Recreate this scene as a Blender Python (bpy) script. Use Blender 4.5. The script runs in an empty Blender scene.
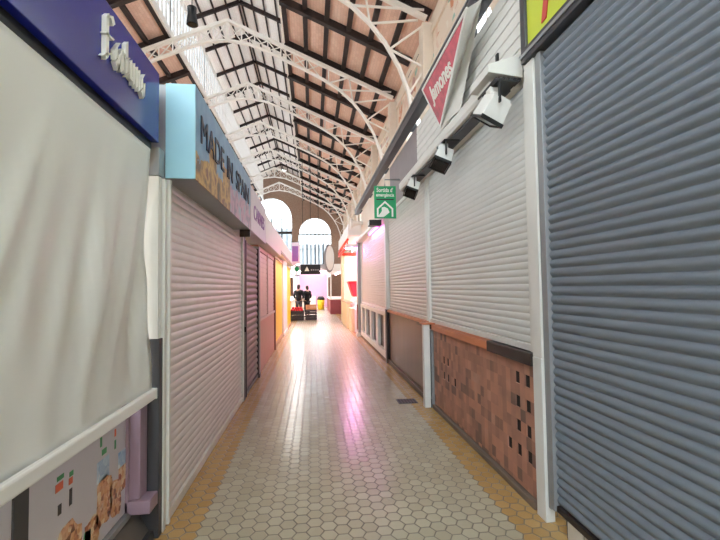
import bpy, bmesh, math, random
from mathutils import Vector, Matrix
random.seed(7)
S = bpy.context.scene
C = bpy.data.collections.new('market'); S.collection.children.link(C)
V = Vector

# ------------------------------------------------------------------ materials
def nodes_of(name):
    m = bpy.data.materials.new(name); m.use_nodes = True
    nt = m.node_tree; return m, nt, nt.nodes['Principled BSDF']
def srgb(r, g, b):
    f = lambda c: (c/255/12.92) if c/255 <= .04045 else ((c/255+.055)/1.055)**2.4
    return (f(r), f(g), f(b), 1)
def mat(name, col, rough=.5, metal=0, noise=.06, scale=6, spec=.5, bump=0, bscale=40, stretch=None):
    """painted or bare surface: base colour with a slight mottling of its own"""
    m, nt, p = nodes_of(name)
    p.inputs['Roughness'].default_value = rough; p.inputs['Metallic'].default_value = metal
    p.inputs['Specular IOR Level'].default_value = spec
    tc = nt.nodes.new('ShaderNodeTexCoord'); mp = nt.nodes.new('ShaderNodeMapping')
    if stretch: mp.inputs['Scale'].default_value = stretch
    nt.links.new(tc.outputs['Object'], mp.inputs['Vector'])
    nz = nt.nodes.new('ShaderNodeTexNoise'); nz.inputs['Scale'].default_value = scale; nz.inputs['Detail'].default_value = 5
    nt.links.new(mp.outputs['Vector'], nz.inputs['Vector'])
    mx = nt.nodes.new('ShaderNodeMix'); mx.data_type = 'RGBA'
    c = srgb(*col)
    mx.inputs['A'].default_value = tuple(max(0, v*(1-noise*2)) for v in c[:3])+(1,)
    mx.inputs['B'].default_value = tuple(min(1, v*(1+noise*2)) for v in c[:3])+(1,)
    nt.links.new(nz.outputs['Fac'], mx.inputs['Factor']); nt.links.new(mx.outputs['Result'], p.inputs['Base Color'])
    if bump:
        n2 = nt.nodes.new('ShaderNodeTexNoise'); n2.inputs['Scale'].default_value = bscale
        nt.links.new(mp.outputs['Vector'], n2.inputs['Vector'])
        b = nt.nodes.new('ShaderNodeBump'); b.inputs['Strength'].default_value = bump; b.inputs['Distance'].default_value = .01
        nt.links.new(n2.outputs['Fac'], b.inputs['Height']); nt.links.new(b.outputs['Normal'], p.inputs['Normal'])
    return m
def emit(name, col, strength):
    m, nt, p = nodes_of(name)
    p.inputs['Base Color'].default_value = srgb(*col)
    p.inputs['Emission Color'].default_value = srgb(*col); p.inputs['Emission Strength'].default_value = strength
    return m
class NT:
    """short-hand for math node chains"""
    def __init__(s, nt): s.nt = nt
    def put(s, sock, v):
        if isinstance(v, (int, float)): sock.default_value = v
        else: s.nt.links.new(v, sock)
    def m(s, op, a, b=0, c=0):
        n = s.nt.nodes.new('ShaderNodeMath'); n.operation = op
        for i, v in enumerate((a, b, c)): s.put(n.inputs[i], v)
        return n.outputs[0]
    def mix(s, f, a, b):
        n = s.nt.nodes.new('ShaderNodeMix'); n.data_type = 'RGBA'; s.put(n.inputs['Factor'], f)
        for k, v in (('A', a), ('B', b)):
            if isinstance(v, tuple): n.inputs[k].default_value = v
            else: s.nt.links.new(v, n.inputs[k])
        return n.outputs['Result']
    def noise(s, vec, scale, detail=3):
        n = s.nt.nodes.new('ShaderNodeTexNoise'); n.inputs['Scale'].default_value = scale; n.inputs['Detail'].default_value = detail
        if vec is not None: s.nt.links.new(vec, n.inputs['Vector'])
        return n.outputs['Fac']
    def xyz(s, coord='Object'):
        tc = s.nt.nodes.new('ShaderNodeTexCoord'); sp = s.nt.nodes.new('ShaderNodeSeparateXYZ')
        s.nt.links.new(tc.outputs[coord], sp.inputs[0]); return tc.outputs[coord], sp.outputs[0], sp.outputs[1], sp.outputs[2]
    def comb(s, x, y, z=0):
        n = s.nt.nodes.new('ShaderNodeCombineXYZ')
        for i, v in enumerate((x, y, z)): s.put(n.inputs[i], v)
        return n.outputs[0]
    def white(s, vec):
        n = s.nt.nodes.new('ShaderNodeTexWhiteNoise'); n.noise_dimensions = '3D'; s.nt.links.new(vec, n.inputs['Vector'])
        return n.outputs['Value'], n.outputs['Color']
    def ramp(s, f, stops, const=False):
        n = s.nt.nodes.new('ShaderNodeValToRGB'); e = n.color_ramp.elements
        if const: n.color_ramp.interpolation = 'CONSTANT'
        while len(e) < len(stops): e.new(.5)
        for el, (p, c) in zip(e, stops): el.position = p; el.color = srgb(*c)
        s.put(n.inputs[0], f); return n.outputs[0]

def floor_material():
    m, nt, p = nodes_of('hexagon_tiles'); k = NT(nt); vec, x, y, z = k.xyz()
    d = .1015; rx, ry = math.sqrt(3)*d, d
    def cell(ox, oy):
        ax = k.m('SUBTRACT', k.m('FLOORED_MODULO', k.m('ADD', x, 50*rx+ox), rx), rx/2)
        ay = k.m('SUBTRACT', k.m('FLOORED_MODULO', k.m('ADD', y, 50*ry+oy), ry), ry/2)
        return ax, ay
    a = cell(0, 0); b = cell(rx/2, ry/2)
    la = k.m('ADD', k.m('MULTIPLY', a[0], a[0]), k.m('MULTIPLY', a[1], a[1]))
    lb = k.m('ADD', k.m('MULTIPLY', b[0], b[0]), k.m('MULTIPLY', b[1], b[1]))
    s = k.m('LESS_THAN', la, lb)
    pick = lambda i: k.m('ADD', k.m('MULTIPLY', a[i], s), k.m('MULTIPLY', b[i], k.m('SUBTRACT', 1, s)))
    gx, gy = pick(0), pick(1)
    ux, uy = k.m('ABSOLUTE', gx), k.m('ABSOLUTE', gy)
    e = k.m('MAXIMUM', uy, k.m('ADD', k.m('MULTIPLY', ux, .8660254), k.m('MULTIPLY', uy, .5)))
    mr = nt.nodes.new('ShaderNodeMapRange'); k.put(mr.inputs['Value'], e)
    mr.inputs['From Min'].default_value = d/2-.0065; mr.inputs['From Max'].default_value = d/2-.003
    grout = mr.outputs['Result']
    cx, cy = k.m('SUBTRACT', x, gx), k.m('SUBTRACT', y, gy)
    rnd, _ = k.white(k.comb(k.m('ROUND', k.m('MULTIPLY', cx, 100)), k.m('ROUND', k.m('MULTIPLY', cy, 100))))
    border = k.m('MAXIMUM', k.m('GREATER_THAN', cx, 1.235), k.m('LESS_THAN', cx, -.745))
    cream = k.ramp(rnd, [(0, (183, 174, 150)), (.5, (189, 180, 156)), (1, (195, 187, 163))])
    ochre = k.ramp(rnd, [(0, (182, 144, 86)), (.5, (190, 152, 94)), (1, (197, 161, 104))])
    tile = k.mix(border, cream, ochre)
    dirt = k.noise(vec, 1.3, 6)
    tile = k.mix(k.m('MULTIPLY', dirt, .28), tile, srgb(140, 124, 100))
    col = k.mix(k.m('MULTIPLY', grout, .8), tile, srgb(104, 95, 80))
    nt.links.new(col, p.inputs['Base Color'])
    k.put(p.inputs['Roughness'], k.m('ADD', k.m('ADD', .19, k.m('MULTIPLY', grout, .4)), k.m('MULTIPLY', dirt, .12)))
    bp = nt.nodes.new('ShaderNodeBump'); bp.inputs['Distance'].default_value = .003; bp.inputs['Strength'].default_value = .5
    k.put(bp.inputs['Height'], k.m('ADD', k.m('SUBTRACT', 1, grout), k.m('MULTIPLY', rnd, .25)))
    nt.links.new(bp.outputs['Normal'], p.inputs['Normal'])
    return m
def brick_material(name, c1, c2, mortar, scale=4.5):
    m, nt, p = nodes_of(name); k = NT(nt); vec, x, y, z = k.xyz()
    b = nt.nodes.new('ShaderNodeTexBrick'); b.inputs['Scale'].default_value = scale
    b.inputs['Color1'].default_value = srgb(*c1); b.inputs['Color2'].default_value = srgb(*c2); b.inputs['Mortar'].default_value = srgb(*mortar)
    nt.links.new(k.comb(k.m('ADD', x, y), z), b.inputs['Vector']); nt.links.new(b.outputs['Color'], p.inputs['Base Color'])
    p.inputs['Roughness'].default_value = .85; return m
def tile_dado_material():
    m, nt, p = nodes_of('terracotta_mosaic_tiles'); k = NT(nt); vec, x, y, z = k.xyz()
    r, _ = k.white(k.comb(k.m('FLOOR', k.m('DIVIDE', y, .075)), k.m('FLOOR', k.m('DIVIDE', z, .09))))
    big = k.noise(vec, 3.2, 2)
    v = k.m('ADD', k.m('MULTIPLY', r, .62), k.m('MULTIPLY', big, .38))
    c = k.ramp(v, [(0, (126, 98, 88)), (.2, (130, 98, 86)), (.32, (172, 122, 102)), (.55, (188, 134, 114)), (.72, (202, 142, 116)), (.9, (196, 152, 132))])
    soot = k.m('MULTIPLY', k.m('POWER', k.noise(vec, 5.5, 4), 2.2), .75)
    nt.links.new(k.mix(soot, c, srgb(84, 74, 70)), p.inputs['Base Color']); p.inputs['Roughness'].default_value = .6
    return m
def ceiling_material(name, c1, c2):
    m, nt, p = nodes_of(name); k = NT(nt); vec, x, y, z = k.xyz()
    w = nt.nodes.new('ShaderNodeTexBrick'); w.inputs['Scale'].default_value = 3.2
    w.inputs['Color1'].default_value = srgb(*c1); w.inputs['Color2'].default_value = srgb(*c2)
    w.inputs['Mortar'].default_value = tuple(v*.8 for v in srgb(*c1)[:3])+(1,); w.inputs['Mortar Size'].default_value = .012
    nt.links.new(k.comb(y, x), w.inputs['Vector'])
    nt.links.new(k.mix(k.m('MULTIPLY', k.noise(vec, 1.7, 5), .5), w.outputs['Color'], srgb(*c2)), p.inputs['Base Color'])
    p.inputs['Roughness'].default_value = .9; return m
def city_print_material():
    """printed picture on the fascia: sky, an ochre skyline, pinkish streets"""
    m, nt, p = nodes_of('printed_city_picture'); k = NT(nt); vec, x, y, z = k.xyz('Object')
    n = k.noise(vec, 9, 4); fine = k.noise(vec, 8, 6)
    sky = k.mix(n, srgb(70, 120, 176), srgb(140, 184, 210))
    blocks, _ = k.white(k.comb(k.m('FLOOR', k.m('MULTIPLY', k.m('ADD', y, .11), 4.1)), 3.0))
    top = k.m('ADD', k.m('ADD', .12, k.m('MULTIPLY', blocks, .34)), k.m('MULTIPLY', k.m('SUBTRACT', fine, .5), .25))
    left = k.m('LESS_THAN', y, 1.2)
    house = k.m('MULTIPLY', k.m('LESS_THAN', z, top), left)
    brick = k.ramp(fine, [(.35, (92, 66, 46)), (.45, (170, 122, 60)), (.55, (206, 164, 84)), (.65, (128, 70, 46))])
    c = k.mix(house, sky, brick)
    street = k.m('MULTIPLY', k.m('LESS_THAN', z, k.m('ADD', .12, k.m('MULTIPLY', n, .3))), k.m('GREATER_THAN', y, 1.2))
    pink = k.ramp(fine, [(.35, (120, 116, 150)), (.5, (196, 146, 176)), (.65, (150, 170, 190))])
    nt.links.new(k.mix(street, c, pink), p.inputs['Base Color']); p.inputs['Roughness'].default_value = .35
    return m
def food_print_material(name, stops, scale=34):
    m, nt, p = nodes_of(name); k = NT(nt); vec, x, y, z = k.xyz()
    v = nt.nodes.new('ShaderNodeTexVoronoi'); v.inputs['Scale'].default_value = scale; nt.links.new(vec, v.inputs['Vector'])
    sp = nt.nodes.new('ShaderNodeSeparateColor'); nt.links.new(v.outputs['Color'], sp.inputs[0])
    f = k.m('ADD', k.m('MULTIPLY', sp.outputs[0], .5), k.m('MULTIPLY', k.noise(vec, 16, 3), .5))
    nt.links.new(k.ramp(f, stops), p.inputs['Base Color']); p.inputs['Roughness'].default_value = .35; return m
def mosaic_material():
    m, nt, p = nodes_of('ceramic_frieze'); k = NT(nt); vec, x, y, z = k.xyz()
    v = nt.nodes.new('ShaderNodeTexVoronoi'); v.inputs['Scale'].default_value = 4.5; nt.links.new(vec, v.inputs['Vector'])
    sp = nt.nodes.new('ShaderNodeSeparateColor'); nt.links.new(v.outputs['Color'], sp.inputs[0])
    c = k.ramp(sp.outputs[0], [(0, (232, 214, 196)), (.55, (226, 196, 176)), (.68, (206, 132, 84)), (.78, (238, 226, 210)), (.9, (140, 186, 172)), (.95, (196, 150, 140))], True)
    nt.links.new(c, p.inputs['Base Color']); p.inputs['Roughness'].default_value = .3; return m
def glass_material(name, tint, clear):
    """window pane: mostly clear with a little frosted scatter and gloss"""
    m, nt, p = nodes_of(name)
    out = nt.nodes['Material Output']; nt.nodes.remove(p)
    t = nt.nodes.new('ShaderNodeBsdfTransparent'); t.inputs[0].default_value = srgb(*tint)
    f = nt.nodes.new('ShaderNodeBsdfTranslucent'); f.inputs[0].default_value = srgb(*tint)
    g = nt.nodes.new('ShaderNodeBsdfGlossy'); g.inputs['Roughness'].default_value = .08
    a = nt.nodes.new('ShaderNodeMixShader'); a.inputs[0].default_value = clear
    nt.links.new(f.outputs[0], a.inputs[1]); nt.links.new(t.outputs[0], a.inputs[2])
    b = nt.nodes.new('ShaderNodeMixShader'); b.inputs[0].default_value = .05
    nt.links.new(a.outputs[0], b.inputs[1]); nt.links.new(g.outputs[0], b.inputs[2]); nt.links.new(b.outputs[0], out.inputs[0])
    return m
def cloth_material():
    m, nt, p = nodes_of('white_blind_fabric'); k = NT(nt); vec, x, y, z = k.xyz()
    c = k.mix(k.noise(vec, 2.2, 4), srgb(228, 229, 225), srgb(238, 239, 236)); nt.links.new(c, p.inputs['Base Color'])
    p.inputs['Roughness'].default_value = .45
    return m
M = {}
M['floor'] = floor_material(); M['dado'] = tile_dado_material()
M['roof_boards'] = ceiling_material('terracotta_ceiling_boards', (222, 182, 162), (234, 200, 182))
M['daylit_boards'] = ceiling_material('daylit_lantern_boards', (240, 232, 226), (246, 241, 236))  # boards whitened: the lantern's strong daylight is put into their colour
M['end_brick'] = brick_material('tan_brick', (158, 128, 108), (146, 116, 98), (166, 146, 130))
M['timber'] = mat('dark_stained_timber', (46, 33, 31), .7, noise=.2)
M['white_iron'] = mat('white_painted_iron', (236, 230, 222), .4, noise=.03)
M['cream_wall'] = mat('cream_plaster', (230, 214, 196), .85, noise=.08, scale=2)
M['cream_iron'] = mat('cream_painted_iron', (226, 212, 196), .5, noise=.04)
M['mosaic'] = mosaic_material()
M['pane'] = glass_material('window_glass', (246, 248, 250), .75)
M['frosted'] = glass_material('frosted_glass', (196, 198, 202), .22)
M['screen'] = glass_material('grey_window_screen', (188, 190, 192), .35)
M['window_frame'] = mat('grey_window_iron', (128, 128, 130), .5)
M['dark_void'] = mat('black_recess', (22, 20, 19), .9)
M['blue'] = mat('royal_blue_gloss_panel', (34, 42, 142), .2, noise=.02, spec=.35)
M['letter_white'] = mat('white_letter', (232, 230, 222), .4, noise=.02)
M['fabric'] = cloth_material()
M['alu_white'] = mat('white_lacquered_aluminium', (222, 221, 216), .35, noise=.03)
M['bright_white'] = mat('bright_white_enamel', (244, 243, 240), .3, noise=.02)
M['alu_grey'] = mat('grey_aluminium', (150, 152, 154), .4, .3, noise=.05)
M['dark_grey'] = mat('dark_grey_steel', (74, 74, 78), .45, .3)
M['bronze'] = mat('dark_bronze_steel', (56, 50, 50), .4, .3)
M['black'] = mat('black_plastic', (24, 24, 26), .5)
M['poster'] = mat('glossy_poster_paper', (206, 200, 208), .3, noise=.02)
M['mauve'] = mat('mauve_painted_steel', (158, 134, 150), .35, noise=.06)
M['steel'] = mat('worn_grey_steel', (122, 116, 112), .4, .4, noise=.12)
M['shutter_pale'] = mat('pale_white_shutter', (226, 219, 218), .4, noise=.04)
M['shutter_dark'] = mat('dark_mauve_shutter', (108, 101, 100), .45, noise=.06)
M['shutter_blue'] = mat('blue_grey_shutter', (118, 127, 138), .42, .0, noise=.03)
M['shutter_white'] = mat('off_white_shutter', (212, 213, 210), .4, noise=.05, scale=1.5)
M['shutter_cream'] = mat('cream_shutter', (208, 203, 196), .4, noise=.04)
M['shutter_beige'] = mat('beige_shutter', (200, 184, 174), .4, noise=.04)
M['light_blue'] = mat('light_blue_panel', (158, 206, 222), .35, noise=.03)
M['city'] = city_print_material()
M['navy'] = mat('navy_letter', (28, 38, 66), .4)
M['purple'] = mat('purple_letter', (150, 96, 170), .4)
M['lilac_white'] = mat('lilac_white_panel', (226, 214, 226), .4)
M['salmon'] = mat('salmon_laminate', (214, 158, 140), .45, noise=.05)
M['pink_shutter'] = mat('pink_shutter', (224, 198, 193), .45)
M['rust'] = mat('reddish_brown_post', (134, 72, 58), .5)
M['yellow'] = mat('bright_yellow_panel', (238, 208, 40), .4, noise=.03)
M['white_panel'] = mat('white_laminate', (238, 234, 230), .4, noise=.02)
M['grey_hoarding'] = mat('mauve_grey_panel', (142, 134, 136), .5)
M['clad'] = mat('white_cladding', (222, 221, 217), .45, noise=.04)
M['red_sign'] = mat('worn_red_sign_face', (196, 72, 90), .4, noise=.4, scale=9)
M['green'] = mat('exit_green', (10, 152, 92), .35, noise=.03)
M['lime'] = mat('lime_yellow_panel', (196, 208, 62), .35, noise=.06, scale=2)
M['red_letter'] = mat('red_letter', (196, 66, 58), .4)
M['brown_wood'] = mat('brown_wood_panel', (92, 62, 50), .35, noise=.25, scale=5, stretch=(1, 1, .12))
M['orange_wood'] = mat('orange_varnished_wood', (206, 124, 84), .4, noise=.15, scale=8, stretch=(1, .2, 1))
M['cream_wood'] = mat('cream_wood_counter', (232, 206, 160), .4, noise=.1, scale=5, stretch=(1, 1, .2))
M['tan_post'] = mat('tan_post', (202, 168, 134), .5)
M['awning_red'] = mat('red_orange_awning', (214, 76, 58), .5, noise=.15, scale=12)
M['red'] = mat('red_plastic', (214, 36, 58), .4)
M['peach'] = mat('peach_panel', (250, 214, 190), .5)
M['ice'] = mat('crushed_ice', (244, 234, 240), .4, noise=.05, scale=30, bump=.8, bscale=30)
M['maroon'] = mat('maroon_panel', (140, 62, 72), .5)
M['pink_panel'] = mat('pink_panel', (232, 178, 212), .5)
M['glass_dark'] = mat('dark_lamp_glass', (30, 32, 34), .1)
M['kerb'] = mat('white_kerb_tile', (206, 200, 190), .4, noise=.1)
M['stone'] = mat('grey_stone_kerb', (120, 104, 92), .6, noise=.12)
M['crate'] = mat('dark_plastic_crate', (58, 50, 52), .5)
M['wood_box'] = mat('light_wood_box', (204, 150, 104), .6, noise=.15)
M['orange_fruit'] = mat('orange_peel', (226, 20, 50), .5, noise=.08)
M['skin'] = mat('skin', (208, 164, 140), .5, noise=.02)
M['coat'] = mat('black_coat_cloth', (26, 26, 32), .8)
M['jeans'] = mat('grey_trousers', (84, 84, 96), .8)
M['hair'] = mat('dark_hair', (46, 34, 28), .6)
M['shoe'] = mat('dark_shoe', (34, 30, 30), .5)
M['magenta_tube'] = emit('magenta_fluorescent_tube', (255, 120, 235), 5)
M['white_tube'] = emit('white_fluorescent_tube', (255, 244, 236), 12)
M['pink_lamp'] = emit('pink_lamp_diffuser', (255, 130, 235), 85)
M['pink_tube'] = emit('pink_fluorescent_tube', (255, 190, 215), 12)

# ------------------------------------------------------------------ mesh helpers
class MB:
    def __init__(s): s.b = bmesh.new()
    def box(s, x0, x1, y0, y1, z0, z1):
        s.hexa([(x0,y0,z0),(x1,y0,z0),(x1,y1,z0),(x0,y1,z0),(x0,y0,z1),(x1,y0,z1),(x1,y1,z1),(x0,y1,z1)]); return s
    def hexa(s, p):
        v = [s.b.verts.new(q) for q in p]
        for f in ((0,3,2,1),(4,5,6,7),(0,1,5,4),(1,2,6,5),(2,3,7,6),(3,0,4,7)): s.b.faces.new([v[i] for i in f])
        return s
    def beam(s, a, b, w, h, up=(0,1,0)):
        """bar from a to b: w across `up`, h along `up`"""
        a, b = V(a), V(b); d = (b-a).normalized(); u = V(up); u = (u-d*u.dot(d)).normalized(); r = d.cross(u)
        q = lambda o, i, j: o+r*(w/2*i)+u*(h/2*j)
        s.hexa([q(a,-1,-1),q(a,1,-1),q(b,1,-1),q(b,-1,-1),q(a,-1,1),q(a,1,1),q(b,1,1),q(b,-1,1)]); return s
    def tube(s, pts, r, n=8, cap=True):
        pts = [V(p) for p in pts]; rr = r if isinstance(r, (list, tuple)) else [r]*len(pts); rings = []
        for i, p in enumerate(pts):
            d = (pts[min(i+1, len(pts)-1)]-pts[max(i-1, 0)]).normalized()
            u = V((0,0,1)) if abs(d.z) < .9 else V((1,0,0)); u = (u-d*u.dot(d)).normalized(); w = d.cross(u)
            rings.append([s.b.verts.new(p+(u*math.cos(t)+w*math.sin(t))*rr[i]) for t in [2*math.pi*k/n for k in range(n)]])
        for a, b in zip(rings, rings[1:]):
            for k in range(n): s.b.faces.new((a[k], a[(k+1)%n], b[(k+1)%n], b[k])).smooth = True
        if cap: s.b.faces.new(rings[0][::-1]); s.b.faces.new(rings[-1])
        return s
    def extrude_poly(s, pts, vec):
        """closed polygon (3d points) pushed along vec"""
        a = [s.b.verts.new(p) for p in pts]; b = [s.b.verts.new(V(p)+V(vec)) for p in pts]; n = len(a)
        s.b.faces.new(a); s.b.faces.new(b[::-1])
        for i in range(n): s.b.faces.new((a[i], b[i], b[(i+1)%n], a[(i+1)%n]))
        return s
    def ribbon(s, pts, w, h):
        """bent flat bar following pts in the XZ plane: w along Y, h thick"""
        pts = [V(p) for p in pts]; R = []
        for i, p in enumerate(pts):
            d = (pts[min(i+1, len(pts)-1)]-pts[max(i-1, 0)]).normalized(); nrm = V((-d.z, 0, d.x))
            R.append([s.b.verts.new(p+V((0, w/2*i2, 0))+nrm*(h/2*j)) for i2, j in ((-1,-1),(1,-1),(1,1),(-1,1))])
        for a, b in zip(R, R[1:]):
            for k in range(4): s.b.faces.new((a[k], a[(k+1)%4], b[(k+1)%4], b[k]))
        s.b.faces.new(R[0][::-1]); s.b.faces.new(R[-1]); return s
    def ball(s, c, r, sx=1, sy=1, sz=1, seg=10):
        m = Matrix.Translation(c) @ Matrix.Diagonal((r*sx, r*sy, r*sz, 1))
        g = bmesh.ops.create_uvsphere(s.b, u_segments=seg, v_segments=max(6, seg//2+2), radius=1, matrix=m)
        for v in g['verts']:
            for f in v.link_faces: f.smooth = True
        return s
    def build(s, name, m, parent=None, bevel=0):
        bmesh.ops.recalc_face_normals(s.b, faces=s.b.faces)
        if parent is not None: s.b.transform(Matrix.Translation(-world(parent)))
        me = bpy.data.meshes.new(name); s.b.to_mesh(me); s.b.free()
        o = bpy.data.objects.new(name, me); C.objects.link(o)
        me.materials.append(M[m] if isinstance(m, str) else m)
        if parent is not None: o.parent = parent
        if bevel:
            bv = o.modifiers.new('soft edge', 'BEVEL'); bv.width = bevel; bv.segments = 2; bv.limit_method = 'ANGLE'
        return o
def world(o):
    p = V((0,0,0))
    while o is not None: p = p+o.location; o = o.parent
    return p
def tag(o, label=None, cat=None, group=None, kind=None):
    for k, v in (('label', label), ('category', cat), ('group', group), ('kind', kind)):
        if v: o[k] = v
    return o
def thing(name, label, cat, loc=(0,0,0), group=None):
    o = bpy.data.objects.new(name, None); o.location = loc; o.empty_display_size = .1; C.objects.link(o)
    return tag(o, label, cat, group)
def copy_tree(o, dloc=None, parent=None):
    c = o.copy(); C.objects.link(c)
    if parent is not None: c.parent = parent
    if dloc is not None: c.location = o.location+V(dloc)
    for ch in [q for q in bpy.data.objects if q.parent is o and q is not c]: copy_tree(ch, None, c)
    return c
def structure(name, mb, m, parent=None, bevel=0):
    o = mb.build(name, m, parent, bevel)
    if parent is None: o['kind'] = 'structure'
    return o
def text(name, body, m, parent, origin, right, up, height=None, width=None, depth=.006, shear=0, bold=0):
    """real raised lettering: origin = lower left corner, right/up = directions in the world"""
    cu = bpy.data.curves.new(name, 'FONT'); cu.body = body; cu.size = 1; cu.extrude = .01; cu.shear = shear; cu.offset = bold
    t = bpy.data.objects.new(name, cu); C.objects.link(t)
    dg = bpy.context.evaluated_depsgraph_get(); me = bpy.data.meshes.new_from_object(t.evaluated_get(dg))
    bpy.data.objects.remove(t); bpy.data.curves.remove(cu)
    xs = [v.co.x for v in me.vertices]; ys = [v.co.y for v in me.vertices]
    x0, w, y0, h = min(xs), max(xs)-min(xs), min(ys), max(ys)-min(ys)
    sy = height/h; sx = width/w if width else sy
    R, U = V(right).normalized(), V(up).normalized(); N = R.cross(U); o0 = V(origin)-world(parent)
    for v in me.vertices:
        c = v.co.copy(); v.co = o0+R*((c.x-x0)*sx)+U*((c.y-y0)*sy)+N*((c.z+.01)*depth/.02)
    o = bpy.data.objects.new(name, me); C.objects.link(o); o.parent = parent; me.materials.clear(); me.materials.append(M[m]); return o

# ------------------------------------------------------------------ setting: floor, walls, ceiling
structure('floor', MB().box(-12, 8, -13.6, 42, -.06, 0), 'floor')
NX, NZ, SL, EAVE = -2.55, 9.85, .437, 5.15; YBACK = -13.1            # nave centre line, ridge height of the trusses, roof slope, half width
LW, YA, YB, END = 1.75, 1.0, 36.9, 36.9               # lantern half width, roof start and end
zr = lambda x: NZ-SL*abs(x-NX)
# end wall with two arched windows and a third behind the stalls
ARCH = [(-3.55, 1.75, 7.75), (.22, 1.42, 6.35), (-7.0, 1.42, 6.35)]
w = MB()
xs = {-11.0, 6.0}
for c, r, zs in ARCH:
    for i in range(25): xs.add(round(c-r*math.cos(math.pi*i/24), 4))
xs = sorted(xs)
for a, b in zip(xs, xs[1:]):
    mid = (a+b)/2; top = 11.9
    hit = [(c, r, zs) for c, r, zs in ARCH if abs(mid-c) < r]
    if hit:
        c, r, zs = hit[0]; za = zs+math.sqrt(max(0, r*r-(a-c)**2)); zb = zs+math.sqrt(max(0, r*r-(b-c)**2))
        w.hexa([(a,END,za),(b,END,zb),(b,END+.5,zb),(a,END+.5,za),(a,END,top),(b,END,top),(b,END+.5,top),(a,END+.5,top)])
        w.box(a, b, END, END+.5, 0, 2.5)
    else: w.box(a, b, END, END+.5, 0, top)
structure('wall_back', w, 'end_brick')
for i, (c, r, zs) in enumerate(ARCH):
    fr = MB(); y = END+.2
    n = 24; arc = [(c-r*math.cos(math.pi*k/n), y, zs+r*math.sin(math.pi*k/n)) for k in range(n+1)]
    fr.ribbon(arc, .1, .08)
    fr.ribbon([(c-.5*r*math.cos(math.pi*k/n), y, zs+.5*r*math.sin(math.pi*k/n)) for k in range(n+1)], .05, .035)
    for k in range(1, 8):
        t = math.pi*k/8; fr.beam((c-.5*r*math.cos(t), y, zs+.5*r*math.sin(t)), (c-r*math.cos(t), y, zs+r*math.sin(t)), .03, .04)
    for k in range(-3, 4): fr.box(c+k*r/4-.035, c+k*r/4+.035, y-.03, y+.03, 2.5, zs)
    for z in (2.55, 3.6, 5.0, zs-.9): fr.box(c-r, c+r, y-.02, y+.02, z-.02, z+.02)
    o = structure('window_%d' % (i+1), fr, 'window_frame')
    MB().box(c-r, c+r, y+.03, y+.04, 3.6, zs-.95).build('roller_screen', 'screen', o)
    for k in (-2, 0, 2): MB().box(c+k*r/4-.06, c+k*r/4+.06, y-.08, y-.03, 3.6, zs).build('mullion', 'dark_grey', o)
    MB().box(c-r, c+r, y-.06, y+.06, zs-.09 if i else 6.35, zs+.03 if i else 6.55).build('transom', 'timber', o)
    pn = MB(); pts = [(c-r, y+.05, 2.5)]+[(p[0], y+.05, p[2]) for p in arc]+[(c+r, y+.05, 2.5)]
    pn.extrude_poly(pts, (0, .012, 0)).build('pane', 'pane', o)
# side walls of the nave with tall arched windows
def side_wall(name, x0, x1, face, wn):
    w = MB(); w.box(x0, x1, YBACK, END, 0, 3.2); w.box(x0, x1, YBACK, END, 6.35, 7.75)
    yy = YBACK
    for k in range(-4, 9):
        yc = 2.9+4*k; w.box(x0, x1, yy, yc-1.05, 3.2, 6.35); yy = yc+1.05
        n = 12
        for q in range(n):
            a, b = yc-1.05*math.cos(math.pi*q/n), yc-1.05*math.cos(math.pi*(q+1)/n)
            za, zb = (5.3+math.sqrt(max(0, 1.05**2-(t-yc)**2)) for t in (a, b))
            w.hexa([(x0,a,za),(x1,a,za),(x1,b,zb),(x0,b,zb),(x0,a,6.36),(x1,a,6.36),(x1,b,6.36),(x0,b,6.36)])
        fr = MB(); xm = (x0+x1)/2
        for d in (-1.03, -.5, 0, .5, 1.03): fr.box(xm-.03, xm+.03, yc+d-.03, yc+d+.03, 3.2, 5.3+math.sqrt(max(0, 1.05**2-d*d)))
        for z in (3.25, 4.3, 5.3): fr.box(xm-.03, xm+.03, yc-1.05, yc+1.05, z-.03, z+.03)
        o = structure('window_%d' % (wn+4+k), fr, 'white_iron')
        MB().box(xm-.004, xm+.004, yc-1.05, yc+1.05, 3.2, 6.34).build('pane', 'pane', o)
    w.box(x0, x1, yy, END, 3.2, 6.35)
    return structure(name, w, 'cream_wall')
side_wall('wall_right', 2.76, 3.06, 2.76, 4)
side_wall('wall_left', -8.16, -7.86, -7.86, 17)  # unseen side, its large windows put in to admit light
w = MB(); w.box(-11, 6, YBACK-.5, YBACK, 0, 3.2); w.box(-11, -7.5, YBACK-.5, YBACK, 3.2, 9); w.box(2.4, 6, YBACK-.5, YBACK, 3.2, 9); w.box(-11, 6, YBACK-.5, YBACK, 9, 9.6)
structure('wall_front', w, 'end_brick')
fr = MB()
for q in range(-3, 4): fr.box(-2.55+q*1.65-.05, -2.55+q*1.65+.05, YBACK-.3, YBACK-.2, 3.2, 9)
for z in (3.25, 5.2, 7.1, 8.95): fr.box(-7.5, 2.4, YBACK-.3, YBACK-.2, z-.04, z+.04)
o = structure('window_60', fr, 'white_iron'); MB().box(-7.5, 2.4, YBACK-.22, YBACK-.21, 3.2, 9).build('pane', 'pane', o)  # unseen rear glazing, made this large to let in more sky light
fr = MB()
for q in range(8): fr.box(-8.1, 3.0, YBACK+1.5*q-.05, YBACK+1.5*q+.05, 9.62, 9.72)
for q in range(8): fr.box(-8.1+q*1.58-.04, -8.1+q*1.58+.04, YBACK, -2.55, 9.64, 9.72)
o = structure('window_61', fr, 'white_iron'); MB().box(-8.1, 3.0, YBACK, -2.55, 9.725, 9.735).build('pane', 'pane', o)  # unseen glass roof added so daylight falls on the near stalls
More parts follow.
